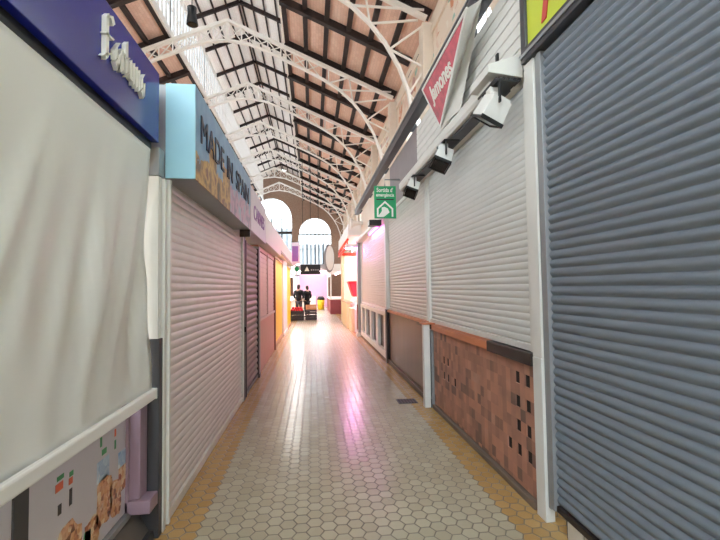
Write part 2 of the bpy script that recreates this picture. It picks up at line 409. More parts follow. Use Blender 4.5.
w = MB(); w.box(-8.16, -7.86, YBACK, -2.5, 7.75, 9.62); w.box(2.76, 3.06, YBACK, -2.5, 7.75, 9.62); structure('wall_upper', w, 'cream_wall')
structure('trim_1', MB().box(2.7, 2.759, YBACK, END, 6.55, 7.15), 'mosaic')      # ceramic frieze
structure('trim_2', MB().box(2.66, 2.759, YBACK, END, 7.15, 7.3), 'cream_wall')
structure('trim_3', MB().box(2.66, 2.759, YBACK, END, 6.42, 6.55), 'cream_wall')
v = MB()
for k in range(9):
    for d in (-1.5, -.7, .1): v.box(2.74, 2.7595, 2.9+4*k+d, 3.3+4*k+d, 7.36, 7.5)
structure('trim_4', v, 'dark_void')                                            # slot vents under the eaves
# roof boards: two slopes, lantern cheeks and lantern roof
def slab(name, xa, za, xb, zb, m, t=.05, y0=-2.5):
    structure(name, MB().hexa([(xa,y0,za),(xb,y0,zb),(xb,END,zb),(xa,END,za),(xa,y0,za+t),(xb,y0,zb+t),(xb,END,zb+t),(xa,END,za+t)]), m)
up = .34                                                                      # boards lie on the rafters, above the trusses
slab('ceiling', NX+LW, zr(NX+LW)+up, NX+EAVE+.5, zr(NX+EAVE+.5)+up, 'roof_boards')
slab('ceiling_left', NX-EAVE-.5, zr(NX-EAVE-.5)+up, NX-LW, zr(NX-LW)+up, 'roof_boards')
LZ0, LZ1, LZ2 = zr(NX+LW)+.34, 11.1, 11.85
slab('ceiling_lantern', NX-LW, LZ1+.18, NX, LZ2+.18, 'daylit_boards')
slab('ceiling_lantern_right', NX, LZ2+.18, NX+LW, LZ1+.18, 'daylit_boards')
# rafters (one at each truss and one between) and purlins
tn = [5]
def trim(mb, m='timber'):
    structure('trim_%d' % tn[0], mb, m); tn[0] += 1
for i in range(-1, 18):
    y = .95+.15+2*i
    for sx in (1, -1):
        a, b = NX+sx*LW, NX+sx*(EAVE+.14)
        trim(MB().beam((a, y, zr(a)+.24), (b, y, zr(b)+.24), .2, .16))
        trim(MB().beam((NX, y, LZ2+.11), (NX+sx*LW, y, LZ1+.11), .13, .09))
for sx in (1, -1):
    for q in range(6):
        x = NX+sx*(LW+.06+.59*q)
        trim(MB().beam((x, -2.5, zr(x)+.275), (x, END, zr(x)+.275), .13, .11, (0, 0, 1)))
    for q in range(4):
        x = NX+sx*(.02+.44*q) if q else NX+sx*.06
        z = LZ2-(LZ2-LZ1)*abs(x-NX)/LW+.135
        trim(MB().beam((x, -2.5, z), (x, END, z), .055, .06, (0, 0, 1)))
# lantern cheeks: long strips of vertical glazing bars
wn = 30
for sx in (-1, 1):
    x = NX+sx*LW
    for k in range(-1, 9):
        y0 = .94+3.989*k+.06; y1 = y0+3.989; fr = MB()
        fr.box(x-.06, x+.06, y0, y1, LZ0-.14, LZ0+.1); fr.box(x-.06, x+.06, y0, y1, LZ1-.02, LZ1+.16)
        for q in range(13): fr.box(x-.05, x+.05, y0+.02+q*.33-.05, y0+.02+q*.33+.05, LZ0+.1, LZ1-.02)
        fr.box(x-.03, x+.03, y0, y1, (LZ0+LZ1)/2-.02, (LZ0+LZ1)/2+.02)
        o = structure('window_%d' % wn, fr, 'white_iron'); wn += 1
        MB().box(x-.006, x+.006, y0, y1, LZ0+.1, LZ1-.02).build('pane', 'frosted', o)

# ------------------------------------------------------------------ iron trusses and columns
half = [(0, 9.22), (.66, 9.13), (1.2, 8.93), (1.6, 8.74), (2.1, 8.52), (2.5, 8.33), (2.95, 8.10), (3.45, 7.79), (3.86, 7.41), (4.2, 6.98), (4.5, 6.45), (4.7, 5.9), (4.8, 5.3), (4.82, 4.7)]
def low(d):
    for (a, za), (b, zb) in zip(half, half[1:]):
        if a <= d <= b: return za+(zb-za)*(d-a)/(b-a)
    return half[-1][1]
def make_truss(y, label):
    t = thing('roof_truss', label, 'roof truss', (NX, y, 9), 'white roof trusses')
    tc = MB()
    for sx in (1, -1): tc.beam((NX, y, NZ), (NX+sx*EAVE, y, NZ-SL*EAVE), .09, .12)
    tc.build('top_chord', 'white_iron', t)
    for sx in (1, -1):
        MB().ribbon([(NX+sx*d, y, z) for d, z in half], .11, .06).build('arched_chord', 'white_iron', t)
        la = MB(); x0 = 0; k = 0
        ds = [.02, .42, .82, 1.22, 1.62, 2.02, 2.42, 2.82]
        for a, b in zip(ds, ds[1:]):
            p = lambda d, top: (NX+sx*d, y, (NZ-SL*d-.05) if top else low(d)+.03)
            la.beam(p(a, 0), p(a, 1), .035, .035)
            la.beam(p(a, 0), p(b, 1), .022, .028); la.beam(p(a, 1), p(b, 0), .022, .034)
        la.build('lattice', 'white_iron', t)
        st = MB()
        q = lambda d, z: (NX+sx*d, y, z)
        for a, b in ((q(3.1, NZ-SL*3.1), q(3.1, low(3.1))), (q(3.1, low(3.1)), q(3.75, NZ-SL*3.75)), (q(3.75, NZ-SL*3.75), q(3.86, low(3.86))),
                     (q(3.86, low(3.86)), q(4.95, 7.55)), (q(3.45, 7.8), q(5.1, 7.8)), (q(4.3, 6.85), q(5.1, 7.45)), (q(4.3, 6.85), q(5.1, 6.45)), (q(4.72, 5.85), q(5.1, 6.45)), (q(4.72, 5.85), q(5.1, 5.4))):
            st.beam(a, b, .04, .04)
        st.build('spandrel_strut', 'white_iron', t)
    return t
def make_column(x, y, label):
    t = thing('iron_column', label, 'column', (x, y, 0), 'columns along the stall roofs')
    MB().tube([(x,y,0),(x,y,.5),(x,y,.55),(x,y,5.0)], [.16,.16,.11,.1], 14).build('shaft', 'cream_iron', t)
    MB().tube([(x,y,5.0),(x,y,5.06),(x,y,5.2),(x,y,5.35)], [.11,.16,.13,.2], 14).build('capital', 'cream_iron', t)
    MB().box(x-.13, x+.13, y-.16, y+.16, 5.35, 7.42).build('pilaster', 'cream_iron', t, .02)
    return t
ORD = ['first', 'second', 'third', 'fourth', 'fifth', 'sixth', 'seventh', 'eighth']
truss0 = make_truss(8.95, 'white arched truss nearest the camera, only its curved end above the red sign')
col0 = make_column(NX+EAVE-.01, 8.95, 'cream iron column behind the red sign, nearest of its row')
for k in range(1, 7):
    t = copy_tree(truss0, (0, 3.98*k, 0))
    t['label'] = 'white latticed arched roof truss, %s with its whole peak in view' % ORD[k-1]
    c = copy_tree(col0, (0, 3.98*k, 0)); c['label'] = 'cream iron column under the %s whole truss behind the stall roofs' % ORD[k-1]
t = thing('pendant_spotlight', 'dark spotlight hanging under the lantern sill by the first whole truss', 'spotlight', (-3.07, 11, 8.6))
MB().tube([(-3.07,11,9.6),(-3.07,11,8.95)], .012).build('rod', 'black', t)
MB().tube([(-3.07,11,8.95),(-3.07,11,8.9),(-3.07,11,8.7),(-3.06,11,8.45)], [.05,.12,.11,.15], 14).build('lamp_housing', 'black', t)
MB().tube([(-3.06,11,8.45),(-3.06,11,8.44)], .13, 14).build('lens', 'glass_dark', t)

# ------------------------------------------------------------------ roller shutters
def shutter(label, side, X, y0, y1, z0, z1, pitch, bulge, m, rail_m='alu_white', bar_m='alu_white', bar_h=.05, rails=.05, flat=.25):
    """side = -1: stands on the camera-left of the aisle and faces +X; +1: faces -X"""
    t = thing('roller_shutter', label, 'roller shutter', (X, (y0+y1)/2, z0), None)
    n = max(1, round((z1-z0-bar_h)/pitch)); p = (z1-z0-bar_h)/n; prof = []
    for i in range(n):
        z = z0+bar_h+i*p
        for k in range(7):
            u = k/6; prof.append((X-side*bulge*(math.sin(math.pi*u)**.8), z+p*(.06+u*.86)))
        prof.append((X+side*.003, z+p*.97))
    a, b = y0+rails, y1-rails
    c = MB(); rows = [[c.b.verts.new((x, y, z)) for y in (a, b)] for x, z in prof]
    for r, s in zip(rows, rows[1:]):
        f = c.b.faces.new((r[0], r[1], s[1], s[0])); f.smooth = True
    xb = X+side*.014
    bk = [[c.b.verts.new((xb, y, z)) for y in (a, b)] for z in (prof[0][1], prof[-1][1])]
    c.b.faces.new((bk[0][0], bk[0][1], bk[1][1], bk[1][0]))
    c.b.faces.new((rows[0][0], rows[0][1], bk[0][1], bk[0][0])); c.b.faces.new((rows[-1][0], rows[-1][1], bk[1][1], bk[1][0]))
    o = c.build('curtain', m, t)
    MB().box(min(X-side*.022, X+side*.014), max(X-side*.022, X+side*.014), a, b, z0, z0+bar_h-.002).build('bottom_bar', bar_m, t, .004)
    if rails:
        for ya in (y0, y1-rails):
            MB().box(min(X-side*.035, X+side*.02), max(X-side*.035, X+side*.02), ya, ya+rails-.001, z0, z1).build('guide_rail', rail_m, t, .004)
    return t

# ------------------------------------------------------------------ stalls on the left
XL = -.98
# blue fascia with white gothic lettering
t = thing('fascia_sign', 'royal blue glossy shop fascia with raised white gothic lettering above the white blind', 'shop sign', (-1.1, 1.1, 2.5))
MB().box(-1.3, XL, -.9, 2.785, 2.5, 2.955).build('sign_box', 'blue', t, .004)
MB().box(-1.3, XL-.04, -.9, 2.76, 2.45, 2.499).build('channel_or_shadow_strip', 'black', t)  # black strip put in for the dark shadow line under the sign
def gothic(word, y, z, h, parent):
    """broad-nib strokes: every stroke is a parallelogram cut at the pen angle"""
    mb = MB(); wd = .062; K = .43; xf = XL+.001
    def stroke(pts, k=1.0):
        for (ya, za), (yb, zb) in zip(pts, pts[1:]):
            a = wd*k/2; s = a*.75
            ya *= K; yb *= K; a *= K
            pa = [(xf, y+ya-a, z+za-s*.6), (xf, y+ya+a, z+za+s*.6), (xf, y+yb+a, z+zb+s*.6), (xf, y+yb-a, z+zb-s*.6)]
            if abs(yb-ya) < 1e-6 and abs(zb-za) < 1e-6: continue
            mb.extrude_poly(pa, (.022, 0, 0))
    X = h*.58
    for ch in word:
        if ch == 'F':
            stroke([(.05, -.02), (.05, h*1.02)]); stroke([(.05, h*.98), (.15, h*1.10), (.2, h*.96)], .8); stroke([(.0, h*.5), (.2, h*.56)], .5); stroke([(-.03, -.02), (.13, .02)], .8); y += .24*K
        elif ch == 'o':
            stroke([(.02, .03), (.02, X-.03), (.09, X+.01)]); stroke([(.02, .02), (.09, -.01), (.10, X-.04)], .9); y += .15*K
        elif ch == 'r':
            stroke([(.02, 0), (.02, X)]); stroke([(.02, X-.02), (.1, X)], .8); y += .125*K
        elif ch == 't':
            stroke([(.02, .02), (.02, X+.07)]); stroke([(-.02, X-.02), (.09, X)], .6); stroke([(.02, .0), (.09, .03)], .6); y += .12*K
        elif ch == 'u':
            stroke([(.02, X), (.02, .02), (.09, .02)], .9); stroke([(.1, X), (.1, 0)]); y += .165*K
        elif ch == 'n':
            stroke([(.02, 0), (.02, X)]); stroke([(.02, X-.03), (.1, X), (.1, 0)], .9); y += .165*K
    return mb.build('lettering', 'letter_white', parent)
gothic('Fortuno', 2.03, 2.67, .19, t)

# roller blind in front of the first stall
t = thing('roller_blind', 'off-white fabric blind pulled down below the blue fascia, ending in a white bar', 'blind', (-1.03, 1, .9))
NY, NZs = 90, 44; mb = MB(); grid = []
rnd = random.Random(3); folds = [(rnd.uniform(.6, 2.8), rnd.uniform(.03, .09), rnd.uniform(.3, .7), rnd.uniform(.0, 1)) for _ in range(20)]
for j in range(NZs+1):
    row = []; v = j/NZs; z = .925+(2.445-.925)*v
    for i in range(NY+1):
        u = i/NY; y = -.9+u*(3.68-.04*v)
        x = -1.02-.05*math.sin(math.pi*v)*.6
        for yc, ww, tilt, ph in folds:
            yy = yc+tilt*v*.9; g = math.exp(-((y-yy)/ww)**2)
            x += .022*g*math.exp(-((v-.25-.3*ph)/.28)**2)*(1 if ph > .3 else -1)
        x += .004*math.sin(y*23+v*5)*(1-v)**2
        row.append(mb.b.verts.new((x, y, z)))
    grid.append(row)
for a, b in zip(grid, grid[1:]):
    for i in range(NY): mb.b.faces.new((a[i], a[i+1], b[i+1], b[i])).smooth = True
o = mb.build('blind_fabric', 'fabric', t); sd = o.modifiers.new('cloth', 'SOLIDIFY'); sd.thickness = .002
MB().box(-1.02, -.985, -.9, 2.785, .868, .932).build('bottom_bar', 'bright_white', t, .01)
MB().box(-1.022, -.983, 2.785, 2.796, .866, .934).build('end_cap', 'alu_white', t, .004)

# poster counter of the first stall
t = thing('display_counter', 'steel stall counter below the white blind, its front a pale poster with food photographs', 'counter', (-1.2, 1, 0))
MB().box(-1.6, -1.0, -.9, 2.79, 0, .06).build('base', 'dark_grey', t)
MB().hexa([(-1.6,-.9,.06),(-1.03,-.9,.06),(-1.03,2.79,.06),(-1.6,2.79,.06),(-1.6,-.9,.2),(-1.11,-.9,.2),(-1.11,2.79,.2),(-1.6,2.79,.2)]).build('plinth', 'steel', t)
MB().box(-1.13, -1.09, -.9, 2.68, .2, .235).build('sill', 'alu_grey', t, .004)
MB().box(-1.16, -1.122, -.9, 2.68, .235, .87).build('back_panel', 'mauve', t)
MB().box(-1.122, -1.116, 1.8, 2.68, .24, .86).build('poster', 'poster', t)
MB().box(-1.122, -1.116, -.9, 1.715, .24, .86).build('poster', 'poster', t)
MB().box(-1.122, -1.108, 1.715, 1.8, .235, .87).build('divider', 'dark_grey', t, .003)
MB().box(-1.16, -1.04, 2.68, 2.79, .3, .87).build('corner_post', 'mauve', t, .006)
MB().box(-1.14, -.975, 2.66, 2.79, .22, .3).build('ledge', 'mauve', t, .006)
MB().box(-1.13, -1.1, 2.66, 2.68, .235, .87).build('poster_frame', 'mauve', t, .003)
fstops = [(.2, (96, 58, 44)), (.34, (196, 120, 84)), (.46, (228, 178, 142)), (.58, (214, 150, 96)), (.7, (240, 214, 180)), (.82, (170, 80, 56))]
M['food'] = food_print_material('printed_food_photo', fstops)
M['food_blue'] = food_print_material('printed_bag_photo', [(.25, (130, 170, 210)), (.45, (196, 214, 230)), (.6, (160, 186, 216)), (.75, (228, 232, 238))], 20)
M['print_green'] = mat('printed_green', (70, 150, 96), .4); M['print_black'] = mat('printed_black', (50, 48, 56), .4); M['print_red'] = mat('printed_orange', (222, 104, 70), .4)
def blob(y0, y1, z0, z1, m, name, n=18, seed=0):
    r = random.Random(seed); cy, cz, ry, rz = (y0+y1)/2, (z0+z1)/2, (y1-y0)/2, (z1-z0)/2; pts = []
    for k in range(n):
        a = 2*math.pi*k/n; q = .82+.26*r.random(); pts.append((-1.116, cy+ry*q*math.copysign(abs(math.cos(a))**.7, math.cos(a)), cz+rz*q*math.copysign(abs(math.sin(a))**.7, math.sin(a))))
    MB().extrude_poly(pts, (.0015, 0, 0)).build(name, m, t)
blob(2.32, 2.5, .30, .57, 'food', 'food_photo', seed=1); blob(1.97, 2.19, .245, .50, 'food', 'food_photo', seed=2)
blob(2.21, 2.36, .245, .42, 'food', 'food_photo', seed=3); blob(2.47, 2.61, .27, .5, 'food', 'food_photo', seed=4)
blob(2.2, 2.28, .25, .38, 'print_green', 'food_photo', 10, 8)
MB().box(-1.1162, -1.1145, 2.33, 2.46, .55, .66).build('food_photo', 'food_blue', t); MB().box(-1.1162, -1.1145, 2.57, 2.675, .53, .62).build('food_photo', 'food_blue', t)
MB().box(-1.1162, -1.1142, 2.575, 2.675, .39, .53).build('food_photo', 'food', t)
for i, (y, z, wd, h, m) in enumerate([(1.99, .72, .05, .02, 'print_green'), (1.98, .675, .055, .035, 'print_red'), (2.0, .57, .025, .045, 'print_black'),
        (2.085, .7, .03, .022, 'print_green'), (2.08, .665, .03, .03, 'print_red'), (2.085, .57, .022, .075, 'print_black'),
        (2.36, .73, .02, .05, 'print_green'), (2.38, .68, .05, .03, 'print_green'), (2.52, .73, .018, .04, 'print_red'), (2.52, .66, .018, .05, 'print_green')]):
    MB().box(-1.1165, -1.1145, y, y+wd, z, z+h).build('printed_mark', m, t)

# post between the first and second stalls
t = thing('shutter_post', 'white grooved shutter post with grey foot between the white blind and the pale shutter', 'post', (-1.02, 2.85, 0))
for a, b in ((2.80, 2.825), (2.835, 2.86), (2.87, 2.91)): MB().box(-1.1, -.985 if b < 2.87 else -.968, a, b, 1.24, 2.29).build('channel', 'alu_white', t, .003)
MB().box(-1.1, -.995, 2.805, 2.905, 1.24, 2.28).build('core', 'alu_grey', t)
MB().box(-1.1, -.975, 2.80, 2.86, 0, 1.24).build('channel_or_shadow_strip', 'dark_grey', t, .003); MB().box(-1.1, -.968, 2.862, 2.91, 0, 1.24).build('channel', 'alu_white', t, .003)
MB().box(-1.12, -.985, 2.80, 2.90, 2.295, 2.48).build('bracket', 'alu_grey', t, .004)

# second stall: light blue and city picture fascia
t = thing('fascia_sign', 'boxed fascia with a light blue end and a city picture lettered MADE IN', 'shop sign', (-.9, 4.2, 2.3))
MB().box(-1.1, -.797, 2.93, 5.45, 2.31, 2.955).build('sign_box', 'alu_grey', t)
MB().box(-.985, -.79, 2.915, 2.93, 2.305, 2.96).build('end_panel', 'light_blue', t, .003)
o = MB().box(-.797, -.79, 2.93, 5.45, 2.305, 2.96).build('picture_panel', 'city', t)
o.data.transform(Matrix.Translation(world(t)-V((0, 2.93, 2.305)))); o.location = V((0, 2.93, 2.305))-world(t)   # measure the print from its own corner
text('lettering', 'MADE', 'navy', t, (-.79, 3.05, 2.6), (0,1,0), (0,0,1), .2, .78, .008)
text('lettering', 'IN', 'navy', t, (-.79, 3.97, 2.6), (0,1,0), (0,0,1), .2, .26, .008)
text('lettering', 'SPAIN', 'navy', t, (-.79, 4.42, 2.6), (0,1,0), (0,0,1), .2, .85, .008)
shutter('pale pink-white roller shutter closed to the floor under the city picture fascia', -1, XL-.01, 2.93, 5.95,   .01, 2.3, .058, .006, 'shutter_pale', bar_h=.07, rails=.035)
t = thing('shutter_post', 'slim dark grey post at the far end of the pale pink-white shutter', 'post', (-1, 6.03, 0))
MB().box(-1.1, -.955, 5.955, 6.09, .0, 2.3).build('shaft', 'dark_grey', t, .005)
MB().box(-1.0, -.93, 5.99, 6.04, .95, 1.02).build('lock_box', 'black', t, .004)
shutter('dark mauve-grey roller shutter closed beyond the slim grey post', -1, XL, 6.1, 7.5, .02, 2.25, .1, .016, 'shutter_dark', 'dark_grey', 'dark_grey', rails=.05)
t = thing('shutter_post', 'pale grey post between the dark mauve shutter and the pink kiosk', 'post', (-1, 7.58, 0))
MB().box(-1.1, -.94, 7.51, 7.64, 0, 2.3).build('shaft', 'alu_grey', t, .005); MB().box(-1.11, -.935, 7.505, 7.645, 0, .06).build('foot', 'dark_grey', t)
t = thing('fascia_sign', 'white fascia with faded purple lettering over the dark mauve shutter', 'shop sign', (-.9, 6.3, 2.3))
MB().box(-1.1, -.79, 5.5, 7.2, 2.31, 2.9).build('sign_box', 'lilac_white', t, .004)
MB().box(-.93, -.8, 5.47, 5.5, 2.22, 2.5).build('end_bracket', 'bronze', t)
text('lettering', 'CARNES', 'purple', t, (-.79, 5.75, 2.5), (0,1,0), (0,0,1), .2, 1.2, .006)
# pink kiosk
t = thing('market_kiosk', 'pink kiosk with salmon lower panels and closed pink upper shutters', 'kiosk', (-1.2, 9.2, 0))
MB().box(-1.9, -.98, 7.65, 10.75, 0, .95).build('lower_panel', 'salmon', t, .004)
MB().box(-1.9, -.96, 7.65, 10.75, .95, 1.0).build('counter_ledge', 'pink_shutter', t, .004)
for a in (7.65, 9.2):
    c = MB(); c.box(-1.05, -1.0, a+.08, a+1.5, 1.0, 2.25)
    for q in range(13): c.box(-1.002, -.99, a+.08, a+1.5, 1.02+q*.095, 1.1+q*.095)
    c.build('upper_shutter', 'pink_shutter', t)
    MB().box(-1.05, -.965, a, a+.08, 1.0, 2.3).build('upright', 'pink_shutter', t, .004)
MB().box(-1.9, -.98, 7.65, 10.75, 2.26, 2.34).build('lintel', 'salmon', t)
MB().box(-1.05, -.95, 10.76, 10.9, 0, 2.34).build('end_post', 'rust', t, .005)
t = thing('fascia_sign', 'plain white boxed fascia over the pink kiosk', 'shop sign', (-.9, 9, 2.4))
MB().box(-1.2, -.8, 7.25, 10.7, 2.36, 2.85).build('sign_box', 'white_panel', t, .006)
MB().box(-1.2, -.79, 7.22, 7.25, 2.33, 2.87).build('end_panel', 'white_panel', t)
# yellow stall
t = thing('market_kiosk', 'bright yellow panelled stall beyond the pink kiosk', 'kiosk', (-1.3, 12.4, 0))
MB().box(-1.9, -1.0, 11.0, 13.7, 0, 2.45).build('panel', 'yellow', t, .005)
MB().box(-1.9, -.98, 11.0, 13.7, 0, .12).build('plinth', 'tan_post', t); MB().box(-1.9, -.97, 11.0, 13.7, 2.35, 2.42).build('rail', 'tan_post', t)
t = thing('wall_pier', 'white square pier between the two yellow stall fronts', 'pier', (-1.15, 14.7, 0))
MB().box(-1.5, -.95, 13.75, 15.6, 0, 2.5).build('shaft', 'white_panel', t, .01); MB().box(-1.52, -.93, 13.73, 15.62, 0, .1).build('foot', 'white_panel', t)
t = thing('market_kiosk', 'narrow yellow stall front just past the white pier', 'kiosk', (-1.3, 17, 0))
MB().box(-1.9, -.97, 15.7, 18.3, 0, 2.4).build('panel', 'yellow', t, .005); MB().box(-1.9, -.95, 15.7, 18.3, 0, .1).build('plinth', 'tan_post', t)
t = thing('stall_canopy', 'long white canopy box over the yellow stall fronts', 'canopy', (-1.2, 14, 2.5))
MB().box(-1.9, -.85, 11.0, 18.3, 2.52, 2.95).build('canopy_box', 'white_panel', t, .006); MB().box(-.86, -.83, 11.0, 18.3, 2.5, 2.56).build('drip_edge', 'alu_grey', t)
t = thing('hanging_banner', 'small purple and white banner hanging from the long white canopy', 'banner', (-.72, 16.5, 2.3))
MB().box(-.82, -.5, 16.48, 16.5, 2.45, 3.35).build('cloth', 'lilac_white', t); MB().box(-.8, -.56, 16.474, 16.48, 2.6, 3.2).build('emblem', 'purple', t)
MB().tube([(-.826,16.49,3.36),(-.45,16.49,3.36)], .012).build('rod', 'dark_grey', t)
# far left stalls, white counters with lit canopies
def far_stall(label, x0, x1, y0, y1, side, base, top, band, tube):
    t = thing('market_stall', label, 'stall', ((x0+x1)/2, (y0+y1)/2, 0))
    xf = x1 if side < 0 else x0; k = -side
    MB().box(x0, x1, y0, y1, 0, .85).build('counter', base, t, .006)
    MB().box(x0-.03, x1+.03, y0, y1, .85, .92).build('worktop', top, t, .004)
    xb = x0 if side < 0 else x1-.06
    MB().box(xb, xb+.06, y0, y1, .92, 2.5).build('back_wall', top, t)
    for y in (y0, y1-.08): MB().box(min(xf, xf-k*.08), max(xf, xf-k*.08), y, y+.08, .92, 2.5).build('post', 'white_panel', t)
    MB().box(x0-.05, x1+.05, y0, y1, 2.5, 2.95).build('fascia', band, t, .005)
    MB().tube([((x0+x1)/2, y0+.2, 2.46), ((x0+x1)/2, y1-.2, 2.46)], .025).build('light_tube', tube, t)
    return t
far_stall('white stall with a low pale counter behind the two standing shoppers', -2.2, -1.15, 21.5, 27.0, -1, 'white_panel', 'white_panel', 'white_panel', 'white_tube')
far_stall('pale stall at the far end of the yellow-side row', -2.2, -1.1, 28.0, 33.5, -1, 'cream_wood', 'white_panel', 'lilac_white', 'white_tube')

# ------------------------------------------------------------------ stalls on the right
XR = 1.52
shutter('large blue-grey roller shutter with broad rounded slats under the lime sign', 1, XR+.02, -1.2, 2.595, .115, 3.1, .0575, .014, 'shutter_blue', 'alu_grey', 'bronze', .04, .05)
t = thing('stone_kerb', 'white tiled kerb with dark joints under the blue-grey shutter', 'kerb', (1.55, .7, 0))
k = MB()
for q in range(23): k.box(1.525, 1.62, -1.2+q*.159, -1.2+q*.159+.145, 0, .11)
k.build('tile_face', 'kerb', t); MB().box(1.531, 1.63, -1.2, 2.46, 0, .105).build('joint_bed', 'bronze', t)
t = thing('fascia_sign', 'lime yellow boxed sign with red lettering in a dark grey frame', 'shop sign', (1.45, 1, 3.1))
f = MB(); f.box(1.48, 1.6, -1.2, 2.745, 3.105, 3.2); f.box(1.48, 1.6, -1.2, 2.745, 4.0, 4.06); f.box(1.48, 1.6, 2.68, 2.745, 3.2, 4.0)
f.build('frame', 'dark_grey', t, .004); MB().box(1.47, 1.48, -1.2, 2.745, 3.14, 3.165).build('frame_lip', 'alu_grey', t)
MB().box(1.5, 1.55, -1.2, 2.68, 3.2, 4.0).build('light_panel', 'lime', t)
text('lettering', 'Ferrer', 'red_letter', t, (1.5, 2.5, 3.25), (0,-1,0), (0,0,1), .3, 1.1, .006, shear=.25, bold=.02)
t = thing('shutter_post', 'tall white post between the blue-grey shutter and the off-white shutter', 'post', (1.49, 2.68, 0))
MB().box(1.495, 1.56, 2.63, 2.74, 0, 1.06).build('lower_shaft', 'alu_white', t, .004); MB().box(1.5, 1.56, 2.63, 2.745, 1.06, 3.1).build('upper_shaft', 'alu_white', t, .004)
MB().box(1.515, 1.56, 2.60, 2.628, 0.1, 3.1).build('grey_channel', 'alu_grey', t)
# off-white shutter over the terracotta mosaic front
shutter('wide off-white roller shutter ending above the terracotta mosaic counter front', 1, XR+.03, 2.76, 5.4, 1.08, 3.01, .053, .0045, 'shutter_white', rails=.04)
t = thing('mosaic_counter', 'terracotta mosaic counter front with open square holes and orange top rail', 'counter front', (1.6, 4, 0))
mb = MB(); holes = set()
def cell(y, z): return (int(math.floor(y/.075)), int(math.floor(z/.09)))
holes = {(40,9),(38,9),(40,7),(38,7),(40,5),(38,5),(42,3),(40,3),(38,3),(64,7),(62,7),(64,5),(62,5),(59,5)}
for a in range(37, 70):
    for b in range(0, 12):
        if (a, b) in holes: continue
        y0, y1, z0, z1 = max(a*.075, 2.78), min((a+1)*.075, 5.24), max(b*.09, .06), min((b+1)*.09, .985)
        if y1 > y0 and z1 > z0: mb.box(1.53, 1.542, y0, y1, z0, z1)
o = mb.build('tile_cladding', 'dado', t); o.data.transform(Matrix.Translation(world(t))); o.location = -world(t)
MB().box(1.542, 1.575, 2.78, 5.24, .05, .985).build('shadowed_mortar_bed', mat('mortar_hole_shadow', (44, 36, 33), .9), t)  # mortar bed coloured dark to paint the shade inside the open holes
bd = o
MB().box(1.5, 1.66, 2.78, 5.24, 0, .05).build('plinth', 'stone', t, .006)
MB().box(1.505, 1.6, 3.5, 5.245, .99, 1.06).build('top_rail', 'orange_wood', t, .005)
MB().box(1.49, 1.6, 2.76, 3.5, .985, 1.075).build('lock_bar', 'bronze', t, .006)
t = thing('shutter_post', 'short white post at the far end of the terracotta mosaic front', 'post', (1.46, 5.33, 0))
MB().box(1.41, 1.49, 5.27, 5.36, 0, 1.06).build('shaft', 'alu_white', t, .005); MB().box(1.50, 1.56, 5.25, 5.40, 0.0, .985).build('grey_channel', 'alu_grey', t)
MB().box(1.40, 1.56, 5.17, 5.245, .055, .13).build('black_foot', 'black', t) if False else MB().box(1.491, 1.4995, 5.262, 5.39, .0, .11).build('black_foot', 'black', t)
MB().box(1.40, 1.55, 5.25, 5.44, 1.06, 1.078).build('orange_cap', 'orange_wood', t)
# cream shutter over brown wood
shutter('cream roller shutter above the brown wooden panel', 1, XR+.03, 5.45, 8.42, 1.09, 3.01, .055, .0045, 'shutter_cream', rails=.05)
t = thing('counter_panel', 'plain brown wooden counter panel below the cream shutter', 'counter front', (1.6, 7, 0))
MB().box(1.535, 1.58, 5.45, 8.38, .08, 1.04).build('wood_panel', 'brown_wood', t); MB().box(1.5, 1.62, 5.45, 8.42, 1.04, 1.085).build('ledge', 'orange_wood', t, .004)
MB().box(1.5, 1.6, 5.45, 8.42, 0, .08).build('plinth', 'stone', t, .005); MB().box(1.50, 1.53, 5.5, 6.0, 1.0, 1.04).build('latch_bar', 'bronze', t)
t = thing('floor_drain', 'small dark floor drain by the short white post', 'drain', (1.25, 5.6, 0))
g = MB(); g.box(1.12, 1.38, 5.5, 5.72, 0, .004); g.build('frame', 'dark_grey', t)
g = MB()
for q in range(6): g.box(1.14+q*.04, 1.16+q*.04, 5.52, 5.70, .004, .007)
g.build('grate', 'black', t)
t = thing('shutter_post', 'dark brown short post between the brown panel and the white railing', 'post', (1.53, 8.5, 0))
MB().box(1.48, 1.58, 8.43, 8.58, 0, 1.09).build('lower_shaft', 'bronze', t, .004); MB().box(1.49, 1.58, 8.43, 8.58, 1.09, 2.975).build('upper_shaft', 'alu_white', t, .004)
shutter('beige roller shutter lit magenta at the top above the white railing', 1, XR+.03, 8.6, 13.15, 1.05, 2.95, .06, .006, 'shutter_beige', rails=.06)
t = thing('stall_railing', 'white counter railing with tall dark gaps below the beige shutter', 'railing', (1.55, 10.9, 0))
MB().box(1.49, 1.58, 8.6, 13.15, .94, 1.04).build('top_rail', 'alu_white', t, .004); MB().box(1.49, 1.6, 8.6, 13.15, .06, .2).build('bottom_rail', 'alu_white', t, .004)
MB().box(1.5, 1.6, 8.6, 13.15, 0, .06).build('plinth', 'stone', t); MB().box(1.57, 1.59, 8.6, 13.15, .2, .94).build('back_board', 'bronze', t)
for y in (8.6, 9.7, 10.8, 11.9, 12.85): MB().box(1.5, 1.57, y, y+.3, .2, .94).build('baluster', 'alu_white', t, .004)
t = thing('shutter_post', 'tall grey end post at the far side of the beige shutter', 'post', (1.5, 13.4, 0))
MB().box(1.42, 1.6, 13.2, 13.6, 0, 2.975).build('shaft', 'alu_grey', t, .006); MB().box(1.38, 1.62, 13.18, 13.62, 0, .12).build('foot', 'alu_white', t); MB().box(1.40, 1.42, 13.28, 13.5, .2, 1.0).build('cable_duct', 'rust', t)

